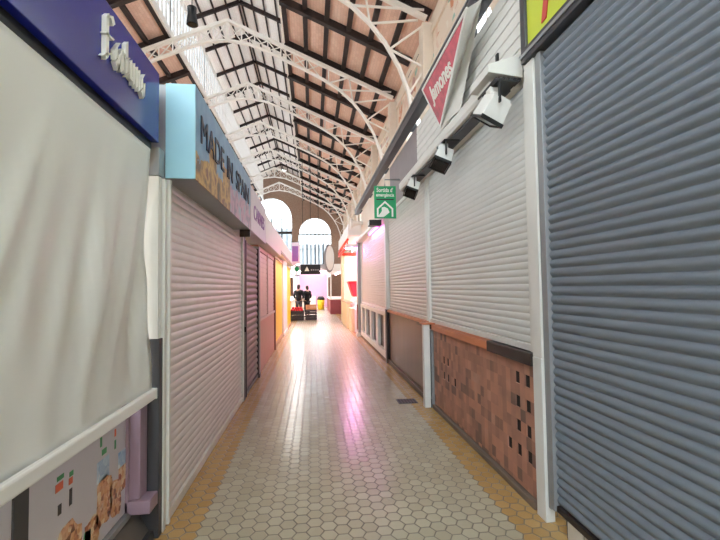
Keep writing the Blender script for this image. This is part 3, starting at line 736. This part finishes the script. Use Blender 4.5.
# upper fascias
t = thing('fascia_cladding', 'white ribbed cladding above the off-white shutter and its awning', 'cladding', (1.65, 4.4, 3.1))
c = MB()
for q in range(9): c.box(1.585, 1.66, 2.77, 6.1, 3.06+q*.1, 3.06+q*.1+.088)
c.build('ribbed_boards', 'clad', t); MB().box(1.6, 1.68, 2.77, 6.1, 3.06, 3.98).build('backing', 'clad', t)
MB().box(1.55, 1.68, 2.76, 2.83, 3.06, 4.0).build('corner_strip', 'alu_white', t, .004); MB().box(1.57, 1.585, 3.3, 3.34, 3.42, 3.52).build('bolt_plate', 'black', t)
t = thing('hoarding_board', 'smooth mauve-grey fascia panel between the ribbed cladding and the exit sign', 'fascia panel', (1.65, 7.2, 3.1))
MB().box(1.6, 1.68, 6.12, 8.4, 3.06, 4.0).build('panel', 'grey_hoarding', t); MB().box(1.58, 1.6, 6.12, 8.4, 3.06, 3.12).build('edge_strip', 'alu_white', t)
t = thing('hoarding_board', 'pale whitish fascia panel above the beige shutter', 'fascia panel', (1.65, 11, 3.1))
MB().box(1.6, 1.68, 8.45, 13.6, 3.06, 4.0).build('panel', 'cream_iron', t); MB().box(1.4, 1.6, 8.45, 13.6, 2.98, 3.06).build('soffit', 'alu_white', t)
t = thing('roof_gutter', 'long dark grey gutter beam running above the fascias', 'gutter', (1.5, 9, 4.05))
MB().box(1.46, 1.6, 2.8, 14.3, 4.06, 4.2).build('channel', 'dark_grey', t, .006); MB().box(1.45, 1.6, 2.8, 14.3, 4.2, 4.22).build('lip', 'alu_grey', t)
for y in (4, 6.5, 9, 11.5, 14): MB().box(1.6, 1.7, y, y+.05, 4.06, 4.18).build('bracket', 'dark_grey', t)
t = thing('awning_cassette', 'long white folded awning case above the off-white shutter', 'awning', (1.45, 4.5, 3.0))
mb = MB(); sec = [(1.36,3.04),(1.34,3.07),(1.34,3.14),(1.37,3.18),(1.575,3.2),(1.575,3.05)]
mb.extrude_poly([(x, 2.95, z) for x, z in sec], (0, 3.35, 0)).build('case', 'alu_white', t, .004)
MB().box(1.39, 1.5, 2.95, 6.3, 3.015, 3.04).build('front_slot', 'dark_grey', t)
mb = MB(); mb.extrude_poly([(1.28,2.84,3.1),(1.28,2.84,3.16),(1.545,2.84,3.25),(1.545,2.84,3.07)], (0, .36, 0)).build('gear_cover', 'alu_white', t, .004)
for q in range(6): MB().box(1.34+q*.035, 1.36+q*.035, 2.85, 3.19, 3.055, 3.07).build('cover_rib', 'dark_grey', t)
for y in (3.9, 5.2): MB().box(1.5, 1.583, y, y+.06, 3.202, 3.26).build('wall_bracket', 'alu_grey', t)
# floodlights under the awning case
def floodlight(loc, s, tilt, label):
    t = thing('floodlight', label, 'floodlight', loc, 'floodlights under the awning case')
    x, y, z = loc; rot = Matrix.Translation(V(loc)) @ Matrix.Rotation(tilt, 4, 'X') @ Matrix.Rotation(math.radians(24), 4, 'Y')
    def part(mb, name, m, bv=0):
        mb.b.transform(rot); return mb.build(name, m, t, bv)
    a = .13*s; h = .2*s
    part(MB().hexa([(-a*.85,-a,-h*.5),(a*.85,-a,-h*.5),(a*.85,a,-h*.5),(-a*.85,a,-h*.5),(-a*.75,-a*.88,h*.5),(a*.75,-a*.88,h*.5),(a*.75,a*.88,h*.5),(-a*.75,a*.88,h*.5)]), 'housing', 'alu_white', .006*s)
    part(MB().box(-a*.75, a*.75, -a*.9, a*.9, -h*.5-.014, -h*.5-.001), 'glass', 'glass_dark')
    fr = MB(); fr.box(-a*.9,a*.9,-a*1.04,-a*.92,-h*.5-.02,-h*.5+.01); fr.box(-a*.9,a*.9,a*.92,a*1.04,-h*.5-.02,-h*.5+.01); fr.box(-a*.9,-a*.8,-a*.93,a*.93,-h*.5-.02,-h*.5-.001); fr.box(a*.8,a*.9,-a*.93,a*.93,-h*.5-.02,-h*.5-.001); part(fr, 'bezel', 'black')
    for q in (-.5, 0, .5): part(MB().box(-a*.7, a*.7, a*q-.006, a*q+.006, h*.5, h*.5+.02), 'cooling_fin', 'alu_white')
    br = MB(); br.beam((x, y-a*1.2, z), (x, y-a*1.2, 3.012), .012, .03*s); br.beam((x, y+a*1.2, z), (x, y+a*1.2, 3.012), .012, .03*s); br.box(x-.02, x+.14, y-a*1.25, y+a*1.25, 3.0, 3.014)
    br.build('yoke', 'black', t)
    MB().box(x-.03, x+.05, y-.05*s, y+.05*s, z+h*.5+.02, 3.004).build('mount_arm', 'alu_white', t)
    return t
floodlight((1.33, 2.9, 2.85), .8, math.radians(24), 'large white floodlight under the near end of the awning case')
floodlight((1.33, 4.1, 2.86), .8, math.radians(-14), 'white floodlight in the middle of the awning case')
floodlight((1.33, 5.4, 2.86), .74, math.radians(-22), 'white floodlight at the far end of the awning case, by the exit sign')
# red wedge sign
t = thing('wedge_sign', 'red wedge-shaped sign lettered Jamones with a white side, above the awning', 'shop sign', (1.45, 4, 3.6))
A, B, Cc = V((1.3,3.25,3.86)), V((1.3,4.67,3.85)), V((1.5,4.65,3.41)); A2, C2, B2 = V((1.47,3.35,4.02)), V((1.53,4.08,3.37)), V((1.56,4.67,3.85))
mb = MB(); vs = [mb.b.verts.new(p) for p in (A, B, Cc, A2, C2, B2)]
for f in ((0,2,4,3), (0,3,5,1), (1,5,2), (3,4,5), (2,5,4)): mb.b.faces.new([vs[i] for i in f])
mb.build('white_side', 'alu_white', t)
n = (B-A).cross(Cc-A).normalized(); n = n if n.x < 0 else -n
MB().extrude_poly([A+n*.001, B+n*.001, Cc+n*.001], n*.006).build('red_face', 'red_sign', t)
fr = MB()
for p, q in ((A, B), (B, Cc), (Cc, A)): fr.beam(p+n*.006, q+n*.006, .022, .016, n)
fr.build('edge_trim', 'alu_white', t)
rt = (A-B).normalized(); upv = n.cross(rt); upv = upv if upv.z > 0 else -upv
text('lettering', 'Jamones', 'letter_white', t, B+rt*.1+n*.007-upv*.27, rt, upv, .2, .72, .006, shear=.35, bold=.02)
# exit sign
t = thing('exit_sign', 'green emergency exit sign projecting over the aisle with white arrow pictogram', 'sign', (1.3, 7.4, 2.8))
MB().box(1.115, 1.515, 7.4, 7.425, 2.79, 3.38).build('board', 'green', t, .004)
text('lettering', "Sortida d'", 'letter_white', t, (1.16, 7.4, 3.27), (1,0,0), (0,0,1), .08, .3, .004, bold=.015)
text('lettering', 'emergència', 'letter_white', t, (1.15, 7.4, 3.17), (1,0,0), (0,0,1), .075, .33, .004, bold=.015)
MB().box(1.15, 1.47, 7.394, 7.4, 3.125, 3.145).build('divider_line', 'black', t)
p = MB(); o5 = [(1.16,2.82),(1.16,2.97),(1.31,3.11),(1.46,2.97),(1.46,2.82)]; o6 = [(1.19,2.82),(1.19,2.96),(1.31,3.07),(1.43,2.96),(1.43,2.82)]
for i in range(4): p.extrude_poly([(o5[i][0],7.4,o5[i][1]),(o5[i+1][0],7.4,o5[i+1][1]),(o6[i+1][0],7.4,o6[i+1][1]),(o6[i][0],7.4,o6[i][1])], (0,-.004,0))
p.build('arrow_outline', 'letter_white', t)
p = MB(); p.extrude_poly([(x,7.4,z) for x, z in ((1.17,2.815),(1.25,2.92),(1.25,2.99),(1.30,3.0),(1.36,2.97),(1.39,2.90),(1.33,2.85),(1.28,2.815))], (0,-.004,0)).build('pictogram', 'letter_white', t)
MB().tube([(1.315,7.412,3.38),(1.315,7.412,3.5),(1.596,7.412,3.5)], .012).build('hanger', 'alu_grey', t); MB().box(1.3, 1.34, 7.405, 7.42, 2.6, 2.79).build('lower_strap', 'alu_white', t) if False else None
# magenta tube under the soffit of the beige shutter and a camera-like box lamp
t = thing('fluorescent_lamp', 'magenta glowing tube lamp under the soffit above the beige shutter', 'lamp', (1.44, 10.5, 2.92))
MB().box(1.42, 1.5, 9.0, 10.8, 2.94, 2.98).build('batten', 'alu_white', t); MB().tube([(1.48,9.05,2.922),(1.48,10.75,2.922)], .018).build('tube', 'magenta_tube', t)
t = thing('box_lamp', 'white box lamp with a glowing pink underside on the tall grey end post', 'lamp', (1.3, 13.8, 3.0))
MB().box(1.08, 1.46, 13.602, 13.97, 2.86, 2.975).build('housing', 'white_panel', t, .01); MB().box(1.09, 1.42, 13.62, 13.96, 2.845, 2.86).build('diffuser', 'pink_lamp', t)
t = thing('box_lamp', 'small dark-framed lamp on the fascia beside the exit sign', 'lamp', (1.3, 9, 3.05))
MB().box(1.2, 1.46, 8.7, 8.95, 2.86, 2.98).build('housing', 'bronze', t, .006); MB().box(1.19, 1.2, 8.72, 8.93, 2.88, 2.96).build('glass', 'alu_white', t)
t = thing('loudspeaker', 'white round loudspeaker horn on the fascia beyond the exit sign', 'loudspeaker', (1.35, 13.2, 3.6))
MB().tube([(1.597,13.2,3.6),(1.42,13.2,3.6),(1.3,13.2,3.6),(1.22,13.2,3.6)], [.06,.07,.12,.18], 14).build('horn', 'white_panel', t)

# seafood stall
t = thing('seafood_stall', 'lit seafood stall with cream wooden front, red-orange awning frame and peach back wall', 'stall', (1.9, 16.5, 0))
MB().box(1.32, 1.42, 14.4, 15.7, 0, .82).build('front_panel', 'cream_wood', t, .006); MB().box(1.28, 1.42, 16.0, 19.2, 0, .95).build('front_panel', 'cream_wood', t, .006)
MB().box(1.26, 1.5, 15.9, 19.2, .95, 1.0).build('ledge', 'tan_post', t); MB().box(1.42, 2.6, 14.4, 19.2, 0, .7).build('counter_body', 'white_panel', t)
MB().box(2.55, 2.62, 14.2, 19.4, .7, 3.0).build('back_wall', 'peach', t); MB().box(1.28, 1.4, 18.9, 19.2, 1.0, 3.0).build('corner_post', 'tan_post', t, .01)
MB().box(1.45, 2.55, 19.25, 19.35, .7, 3.0).build('end_wall', 'peach', t); MB().box(1.2, 2.62, 14.0, 19.4, 3.3, 3.7).build('fascia', 'white_panel', t)
a = MB()
for z in (2.98, 3.2): a.tube([(1.2,14.2,z),(1.2,19.3,z)], .04)
for q in range(8): a.beam((1.2,14.2+q*.72,2.98),(1.2,14.55+q*.72,3.2),.05,.03,(1,0,0))
a.tube([(1.2,19.3,3.1),(2.6,19.3,3.1)], .06); a.build('awning_frame', 'awning_red', t)
MB().tube([(1.8,14.6,3.2),(1.8,19,3.2)], .03).build('light_tube', 'pink_tube', t)
t = thing('ice_mound', 'white heap of crushed ice on the seafood stall counter', 'ice heap', (1.75, 15.6, .72))
mb = MB()
ix, iy = 14, 40; g = []
for i in range(ix+1):
    row = []
    for j in range(iy+1):
        a, b = i/ix, j/iy; e = min(1, 4*a, 4*(1-a), 8*b, 8*(1-b))
        row.append(mb.b.verts.new((1.45+.95*a, 14.5+4.3*b, .705+e*(.22+.25*a+.08*math.sin(9*b)+.04*random.random()))))
    g.append(row)
for a, b in zip(g, g[1:]):
    for j in range(iy): mb.b.faces.new((a[j], a[j+1], b[j+1], b[j])).smooth = True
mb.b.faces.new([g[0][j] for j in range(iy+1)]+[g[i][iy] for i in range(1, ix+1)]+[g[ix][j] for j in range(iy-1, -1, -1)]+[g[i][0] for i in range(ix-1, 0, -1)])
mb.build('ice', 'ice', t); t['kind'] = 'stuff'
t = thing('red_basket', 'red plastic basket standing on the ice of the seafood stall', 'basket', (1.8, 17.0, 1.2))
mb = MB(); mb.hexa([(1.6,16.6,1.18),(2.2,16.6,1.18),(2.2,17.4,1.18),(1.6,17.4,1.18),(1.42,16.5,1.75),(2.18,16.5,1.75),(2.18,17.5,1.75),(1.42,17.5,1.75)]); mb.build('tub', 'red', t, .02)
MB().box(1.4, 2.2, 16.48, 17.52, 1.75, 1.8).build('rim', 'red', t)
t = thing('advert_banner', 'white oval banner with dark edge hanging beyond the seafood stall', 'banner', (1.0, 22, 2.4))
mb = MB(); pts = [(.86+.28*math.cos(a2), 22, 3.1+.75*math.sin(a2)) for a2 in [2*math.pi*q/28 for q in range(28)]]
mb.extrude_poly(pts, (0,.04,0)).build('rim', 'grey_hoarding', t); mb = MB(); mb.extrude_poly([(.9+.22*math.cos(a2), 21.99, 3.12+.66*math.sin(a2)) for a2 in [2*math.pi*q/28 for q in range(28)]], (0,.008,0)).build('face', 'white_panel', t)
MB().tube([(.86,22.02,3.84),(.86,22.02,4.3)], .01).build('cord', 'black', t)
far_stall('white stall with maroon counter beyond the seafood stall', 1.0, 2.2, 24.5, 30.0, 1, 'maroon', 'white_panel', 'white_panel', 'pink_tube')
# far cross aisle seen down the passage
t = thing('flower_stall', 'far pink-panelled stall closing the end of the passage', 'stall', (0, 34.5, 0))
MB().box(-1.6, 1.2, 34.4, 34.6, .0, 3.0).build('back_panel', 'pink_panel', t); MB().box(-1.6, 1.2, 34.35, 34.6, 3.0, 3.5).build('fascia', 'grey_hoarding', t)
MB().box(-1.55, .2, 33.8, 34.35, 0, .9).build('counter', 'white_panel', t); MB().tube([(-1.4,34.2,2.9),(1.0,34.2,2.9)], .03).build('light_tube', 'white_tube', t)
t = thing('waste_bin', 'yellow and black bin standing in the far passage behind the shoppers', 'bin', (.65, 30, 0))
MB().tube([(.55,30,0),(.55,30,.7)], [.22,.26], 14).build('body', 'yellow', t); MB().tube([(.55,30,.7),(.55,30,.8),(.55,30,.95)], [.27,.27,.16], 14).build('lid', 'black', t)
# black hanging sign over the passage
t = thing('hanging_sign', 'black hanging signboard with a small white emblem over the far passage', 'sign', (-.1, 21.5, 2.2))
MB().box(-.62, .38, 21.5, 21.56, 2.25, 2.75).build('board', 'black', t, .006)
p = MB(); p.extrude_poly([(-.42,21.5,2.42),(-.18,21.5,2.42),(-.3,21.5,2.66)], (0,-.005,0)).build('emblem', 'letter_white', t)
p = MB()
for q in range(4): p.box(-.1+q*.11, -.03+q*.11, 21.495, 21.5, 2.45, 2.5)
p.build('lettering', 'alu_grey', t)
for x in (-.5, -.1, .3): MB().tube([(x,21.53,2.75),(x,21.53,8.6)], .012).build('cord', 'black', t)
t = thing('fruit_scale', 'small green hanging scale beside the black signboard', 'scale', (-.78, 20.8, 2.2))
MB().tube([(-.78,20.8,2.5),(-.78,20.84,2.5)], .12, 14).build('dial', 'green', t); MB().tube([(-.78,20.82,2.4),(-.78,20.82,2.2)], .008).build('hook', 'alu_grey', t); MB().tube([(-.78,20.82,2.2),(-.78,20.82,2.15)], [.12,.16], 14).build('pan', 'alu_grey', t)
MB().tube([(-.78,20.82,2.62),(-.78,20.82,3.2)], .008).build('cord', 'black', t)

# crates with goods on the floor
def crate(label, x, y, w, d, h, m, group):
    t = thing('crate', label, 'crate', (x, y, 0), group)
    f = MB()
    for z in (.03, h*.3, h*.57, h-.09):
        f.box(x-w/2, x+w/2, y-d/2, y-d/2+.025, z, z+.085); f.box(x-w/2, x+w/2, y+d/2-.025, y+d/2, z, z+.085)
        f.box(x-w/2, x-w/2+.025, y-d/2+.026, y+d/2-.026, z, z+.085); f.box(x+w/2-.025, x+w/2, y-d/2+.026, y+d/2-.026, z, z+.085)
    f.build('slatted_side', m, t); MB().box(x-w/2+.03, x+w/2-.03, y-d/2+.03, y+d/2-.03, 0, .03).build('bottom', m, t)
    for sx in (-1, 1):
        for sy in (-1, 1): MB().box(x+sx*(w/2-.045)-.02, x+sx*(w/2-.045)+.02, y+sy*(d/2-.045)-.02, y+sy*(d/2-.045)+.02, .03, h).build('corner_post', m, t)
    return t
crate('dark slatted crate topped with oranges, nearer the yellow stall', -.78, 20.55, .68, .5, .46, 'crate', 'dark crates on the aisle floor')
crate('dark slatted crate below the light wooden box, on the open side', -.1, 20.55, .56, .5, .5, 'crate', 'dark crates on the aisle floor')
t = thing('wooden_box', 'light wooden box standing on the open-side dark crate', 'box', (-.1, 20.55, .5))
f = MB()
for z in (.52, .64): f.box(-.36,.16,20.32,20.34,z,z+.09); f.box(-.36,.16,20.76,20.78,z,z+.09); f.box(-.36,-.34,20.34,20.76,z,z+.09); f.box(.14,.16,20.34,20.76,z,z+.09)
f.build('slatted_side', 'wood_box', t); MB().box(-.34,.14,20.34,20.76,.502,.52).build('bottom', 'wood_box', t)
base = MB().ball((0,0,0), .058, 1, 1, .95, 12).build('orange', 'orange_fruit'); base.location = (-1.02, 20.42, .50)
GR = 'oranges heaped on the crate nearer the yellow stall'
tag(base, 'orange lying in the heap on the dark crate nearer the yellow stall', 'orange', GR)
for i in range(5):
    for j in range(3):
        if i == j == 0: continue
        o = base.copy(); C.objects.link(o); o.location = (-1.02+i*.12, 20.42+j*.125, .50)
for i in range(4):
    for j in range(2):
        o = base.copy(); C.objects.link(o); o.location = (-.96+i*.125, 20.48+j*.125, .59)
MB().box(-1.09, -.47, 20.34, 20.76, .40, .44).build('inner_tray', 'wood_box', [q for q in C.objects if q.get('label', '').startswith('dark slatted crate topped')][0])

# ------------------------------------------------------------------ two shoppers
def skin(name, joints, edges, m, parent, sub=2, root=0):
    me = bpy.data.meshes.new(name); org = world(parent)
    me.from_pydata([V(j[0])-org for j in joints], edges, [])
    o = bpy.data.objects.new(name, me); C.objects.link(o)
    sk = o.modifiers.new('skin', 'SKIN'); sk.use_smooth_shade = True
    for v, j in zip(me.skin_vertices[0].data, joints): v.radius = (j[1], j[2] if len(j) > 2 else j[1])
    me.skin_vertices[0].data[root].use_root = True
    sb = o.modifiers.new('smooth', 'SUBSURF'); sb.levels = sb.render_levels = sub
    dg = bpy.context.evaluated_depsgraph_get(); m2 = bpy.data.meshes.new_from_object(o.evaluated_get(dg))
    bpy.data.objects.remove(o); bpy.data.meshes.remove(me)
    m2.name = name; q = bpy.data.objects.new(name, m2); C.objects.link(q); q.parent = parent; m2.materials.clear(); m2.materials.append(M[m])
    for f in m2.polygons: f.use_smooth = True
    return q
def person(x, y, H, face, label, coat, trousers, elbow):
    """face = heading of the body in radians (0 looks towards the camera, -Y)"""
    t = thing('person', label, 'person', (x, y, 0), 'shoppers in the passage')
    c, s = math.cos(face), math.sin(face); k = H/1.72
    P = lambda a, b, z: (x+(a*c-b*s)*k, y+(a*s+b*c)*k, z*k)
    E = elbow
    J = [(P(0,0,.93), .15*k, .11*k), (P(0,.01,1.08), .13*k, .1*k), (P(0,.02,1.28), .15*k, .11*k), (P(0,.02,1.41), .13*k, .09*k), (P(0,.0,1.48), .055*k), (P(0,-.015,1.56), .07*k, .08*k), (P(0,-.02,1.645), .078*k, .09*k),
         (P(.18,.02,1.39), .06*k), (P(.25,.03,1.13), .045*k), (P(.23,-.1*E,.9+.12*E), .036*k), (P(.22,-.16*E,.83+.15*E), .03*k, .04*k),
         (P(-.18,.02,1.39), .06*k), (P(-.25,.03,1.13), .045*k), (P(-.23,-.1*E,.9+.12*E), .036*k), (P(-.22,-.16*E,.83+.15*E), .03*k, .04*k),
         (P(.09,0,.86), .09*k), (P(.1,-.01,.48), .058*k), (P(.1,.02,.09), .042*k), (P(.11,-.13,.035), .036*k, .03*k),
         (P(-.09,0,.86), .09*k), (P(-.1,-.01,.48), .058*k), (P(-.1,.02,.09), .042*k), (P(-.11,-.13,.035), .036*k, .03*k)]
    Ed = [(0,1),(1,2),(2,3),(3,4),(4,5),(5,6),(3,7),(7,8),(8,9),(9,10),(3,11),(11,12),(12,13),(13,14),(0,15),(15,16),(16,17),(17,18),(0,19),(19,20),(20,21),(21,22)]
    for sgn, hi in ((1, 10), (-1, 14)):                              # four fingers and a thumb on each palm
        hx, hy, hz = .22*sgn, -.16*E, .83+.15*E
        for f in range(4):
            a = len(J); J.append((P(hx+(-.024+.016*f)*1, hy-.01-.04*E, hz-.045), .0095*k)); J.append((P(hx+(-.024+.016*f), hy-.02-.05*E, hz-.085+.006*abs(f-1)), .0085*k)); Ed += [(hi, a), (a, a+1)]
        a = len(J); J.append((P(hx-.03*sgn, hy-.035, hz-.01), .011*k)); J.append((P(hx-.045*sgn, hy-.055, hz-.04), .009*k)); Ed += [(hi, a), (a, a+1)]
    body = skin('body', J, Ed, 'skin', t, 1)
    g = 1.16
    skin('coat', [(P(0,0,.82), .19*k, .14*k), (P(0,.01,1.05), .165*k, .13*k), (P(0,.02,1.28), .18*k, .135*k), (P(0,.02,1.42), .14*k, .105*k), (P(0,.005,1.475), .075*k),
         (P(.19,.02,1.39), .075*k), (P(.26,.03,1.13), .062*k), (P(.235,-.095*E,.91+.12*E), .05*k), (P(-.19,.02,1.39), .075*k), (P(-.26,.03,1.13), .062*k), (P(-.235,-.095*E,.91+.12*E), .05*k)],
         [(0,1),(1,2),(2,3),(3,4),(3,5),(5,6),(6,7),(3,8),(8,9),(9,10)], coat, t, 2)
    skin('trousers', [(P(0,0,.9), .155*k, .115*k), (P(.09,0,.82), .1*k), (P(.1,-.01,.48), .075*k), (P(.1,.02,.1), .06*k), (P(-.09,0,.82), .1*k), (P(-.1,-.01,.48), .075*k), (P(-.1,.02,.1), .06*k)],
         [(0,1),(1,2),(2,3),(0,4),(4,5),(5,6)], trousers, t, 2)
    for sgn in (1, -1):
        skin('shoe', [(P(.1*sgn,.05,.045), .05*k, .045*k), (P(.11*sgn,-.06,.04), .052*k, .04*k), (P(.115*sgn,-.16,.032), .042*k, .03*k)], [(0,1),(1,2)], 'shoe', t, 2)
    hb = MB(); hb.ball(P(0,.022,1.655), .1*k, .86, .98, 1.0, 14); hb.ball(P(0,.05,1.58), .085*k, .9, .8, 1.0, 12); hb.build('hair', 'hair', t)
    fc = MB()
    fc.ball(P(0,-.115,1.60), .016*k, .8, 1.2, 1.4, 8); fc.ball(P(.03,-.1,1.63), .011*k); fc.ball(P(-.03,-.1,1.63), .011*k); fc.ball(P(0,-.1,1.555), .022*k, 1.1, .5, .3, 8)
    fc.ball(P(.08,-.0,1.6), .024*k, .45, .8, 1.2, 8); fc.ball(P(-.08,-.0,1.6), .024*k, .45, .8, 1.2, 8)
    fc.build('face_features', 'skin', t)
    return t
person(-.75, 22.3, 1.72, math.radians(160), 'person in a black coat standing behind the crates, nearer the yellow stall', 'coat', 'jeans', .8)
person(-.33, 22.7, 1.66, math.radians(215), 'second person in dark clothes beside the black-coated shopper, on the open side', 'coat', 'coat', 1.0)

# ------------------------------------------------------------------ light
wd = bpy.data.worlds.new('overcast_sky'); S.world = wd; wd.use_nodes = True
bg = wd.node_tree.nodes['Background']; bg.inputs[0].default_value = (.84, .95, 1, 1); bg.inputs[1].default_value = 4.5
def area(name, loc, size, size_y, power, col, rot):
    l = bpy.data.lights.new(name, 'AREA'); l.shape = 'RECTANGLE'; l.size = size; l.size_y = size_y; l.energy = power; l.color = col
    o = bpy.data.objects.new(name, l); o.location = loc; o.rotation_euler = rot; C.objects.link(o); o['kind'] = 'helper'; return o
area('magenta_tube_light', (1.44, 9.9, 2.89), .1, 1.8, 4, (1, .42, .92), (0, math.radians(-35), 0))
area('seafood_stall_light', (1.75, 16.8, 3.15), .5, 4.2, 80, (1, .85, .86), (0, math.radians(-25), 0))
area('far_stall_light', (-.9, 24.5, 2.45), .5, 5, 130, (1, .96, .92), (0, math.radians(20), 0))
area('yellow_panel_fill', (-.62, 14.5, 2.48), .2, 6.5, 42, (1, .98, .94), (0, math.radians(-25), 0))  # added fill without a fixture, brightens the yellow panels
area('passage_light', (.3, 31, 3.2), 1.5, 4, 100, (1, .95, .97), (0, 0, 0))

# ------------------------------------------------------------------ camera
yaw, pitch, roll = math.radians(6.4586), math.radians(2.3814), math.radians(-.8)
fw = V((math.sin(yaw)*math.cos(pitch), math.cos(yaw)*math.cos(pitch), math.sin(pitch))); r0 = V((math.cos(yaw), -math.sin(yaw), 0)); u0 = r0.cross(fw)
r = math.cos(roll)*r0+math.sin(roll)*u0; u = -math.sin(roll)*r0+math.cos(roll)*u0
cam = bpy.data.cameras.new('camera'); cam.sensor_width = 36; cam.lens = 417/720*36; cam.clip_start = .02; cam.clip_end = 300
co = bpy.data.objects.new('camera', cam); S.collection.objects.link(co)
m = Matrix((r, u, -fw)).transposed().to_4x4(); m.translation = V((0, 0, 1.55)); co.matrix_world = m
S.camera = co
S.view_settings.view_transform = 'Standard'; S.view_settings.look = 'None'; S.view_settings.gamma = 1; S.view_settings.use_curve_mapping = False
S.view_settings.exposure = .8
S.cycles.max_bounces = 10; S.cycles.diffuse_bounces = 6; S.cycles.transparent_max_bounces = 12; S.cycles.use_denoising = True
S.cycles.sample_clamp_indirect = 8
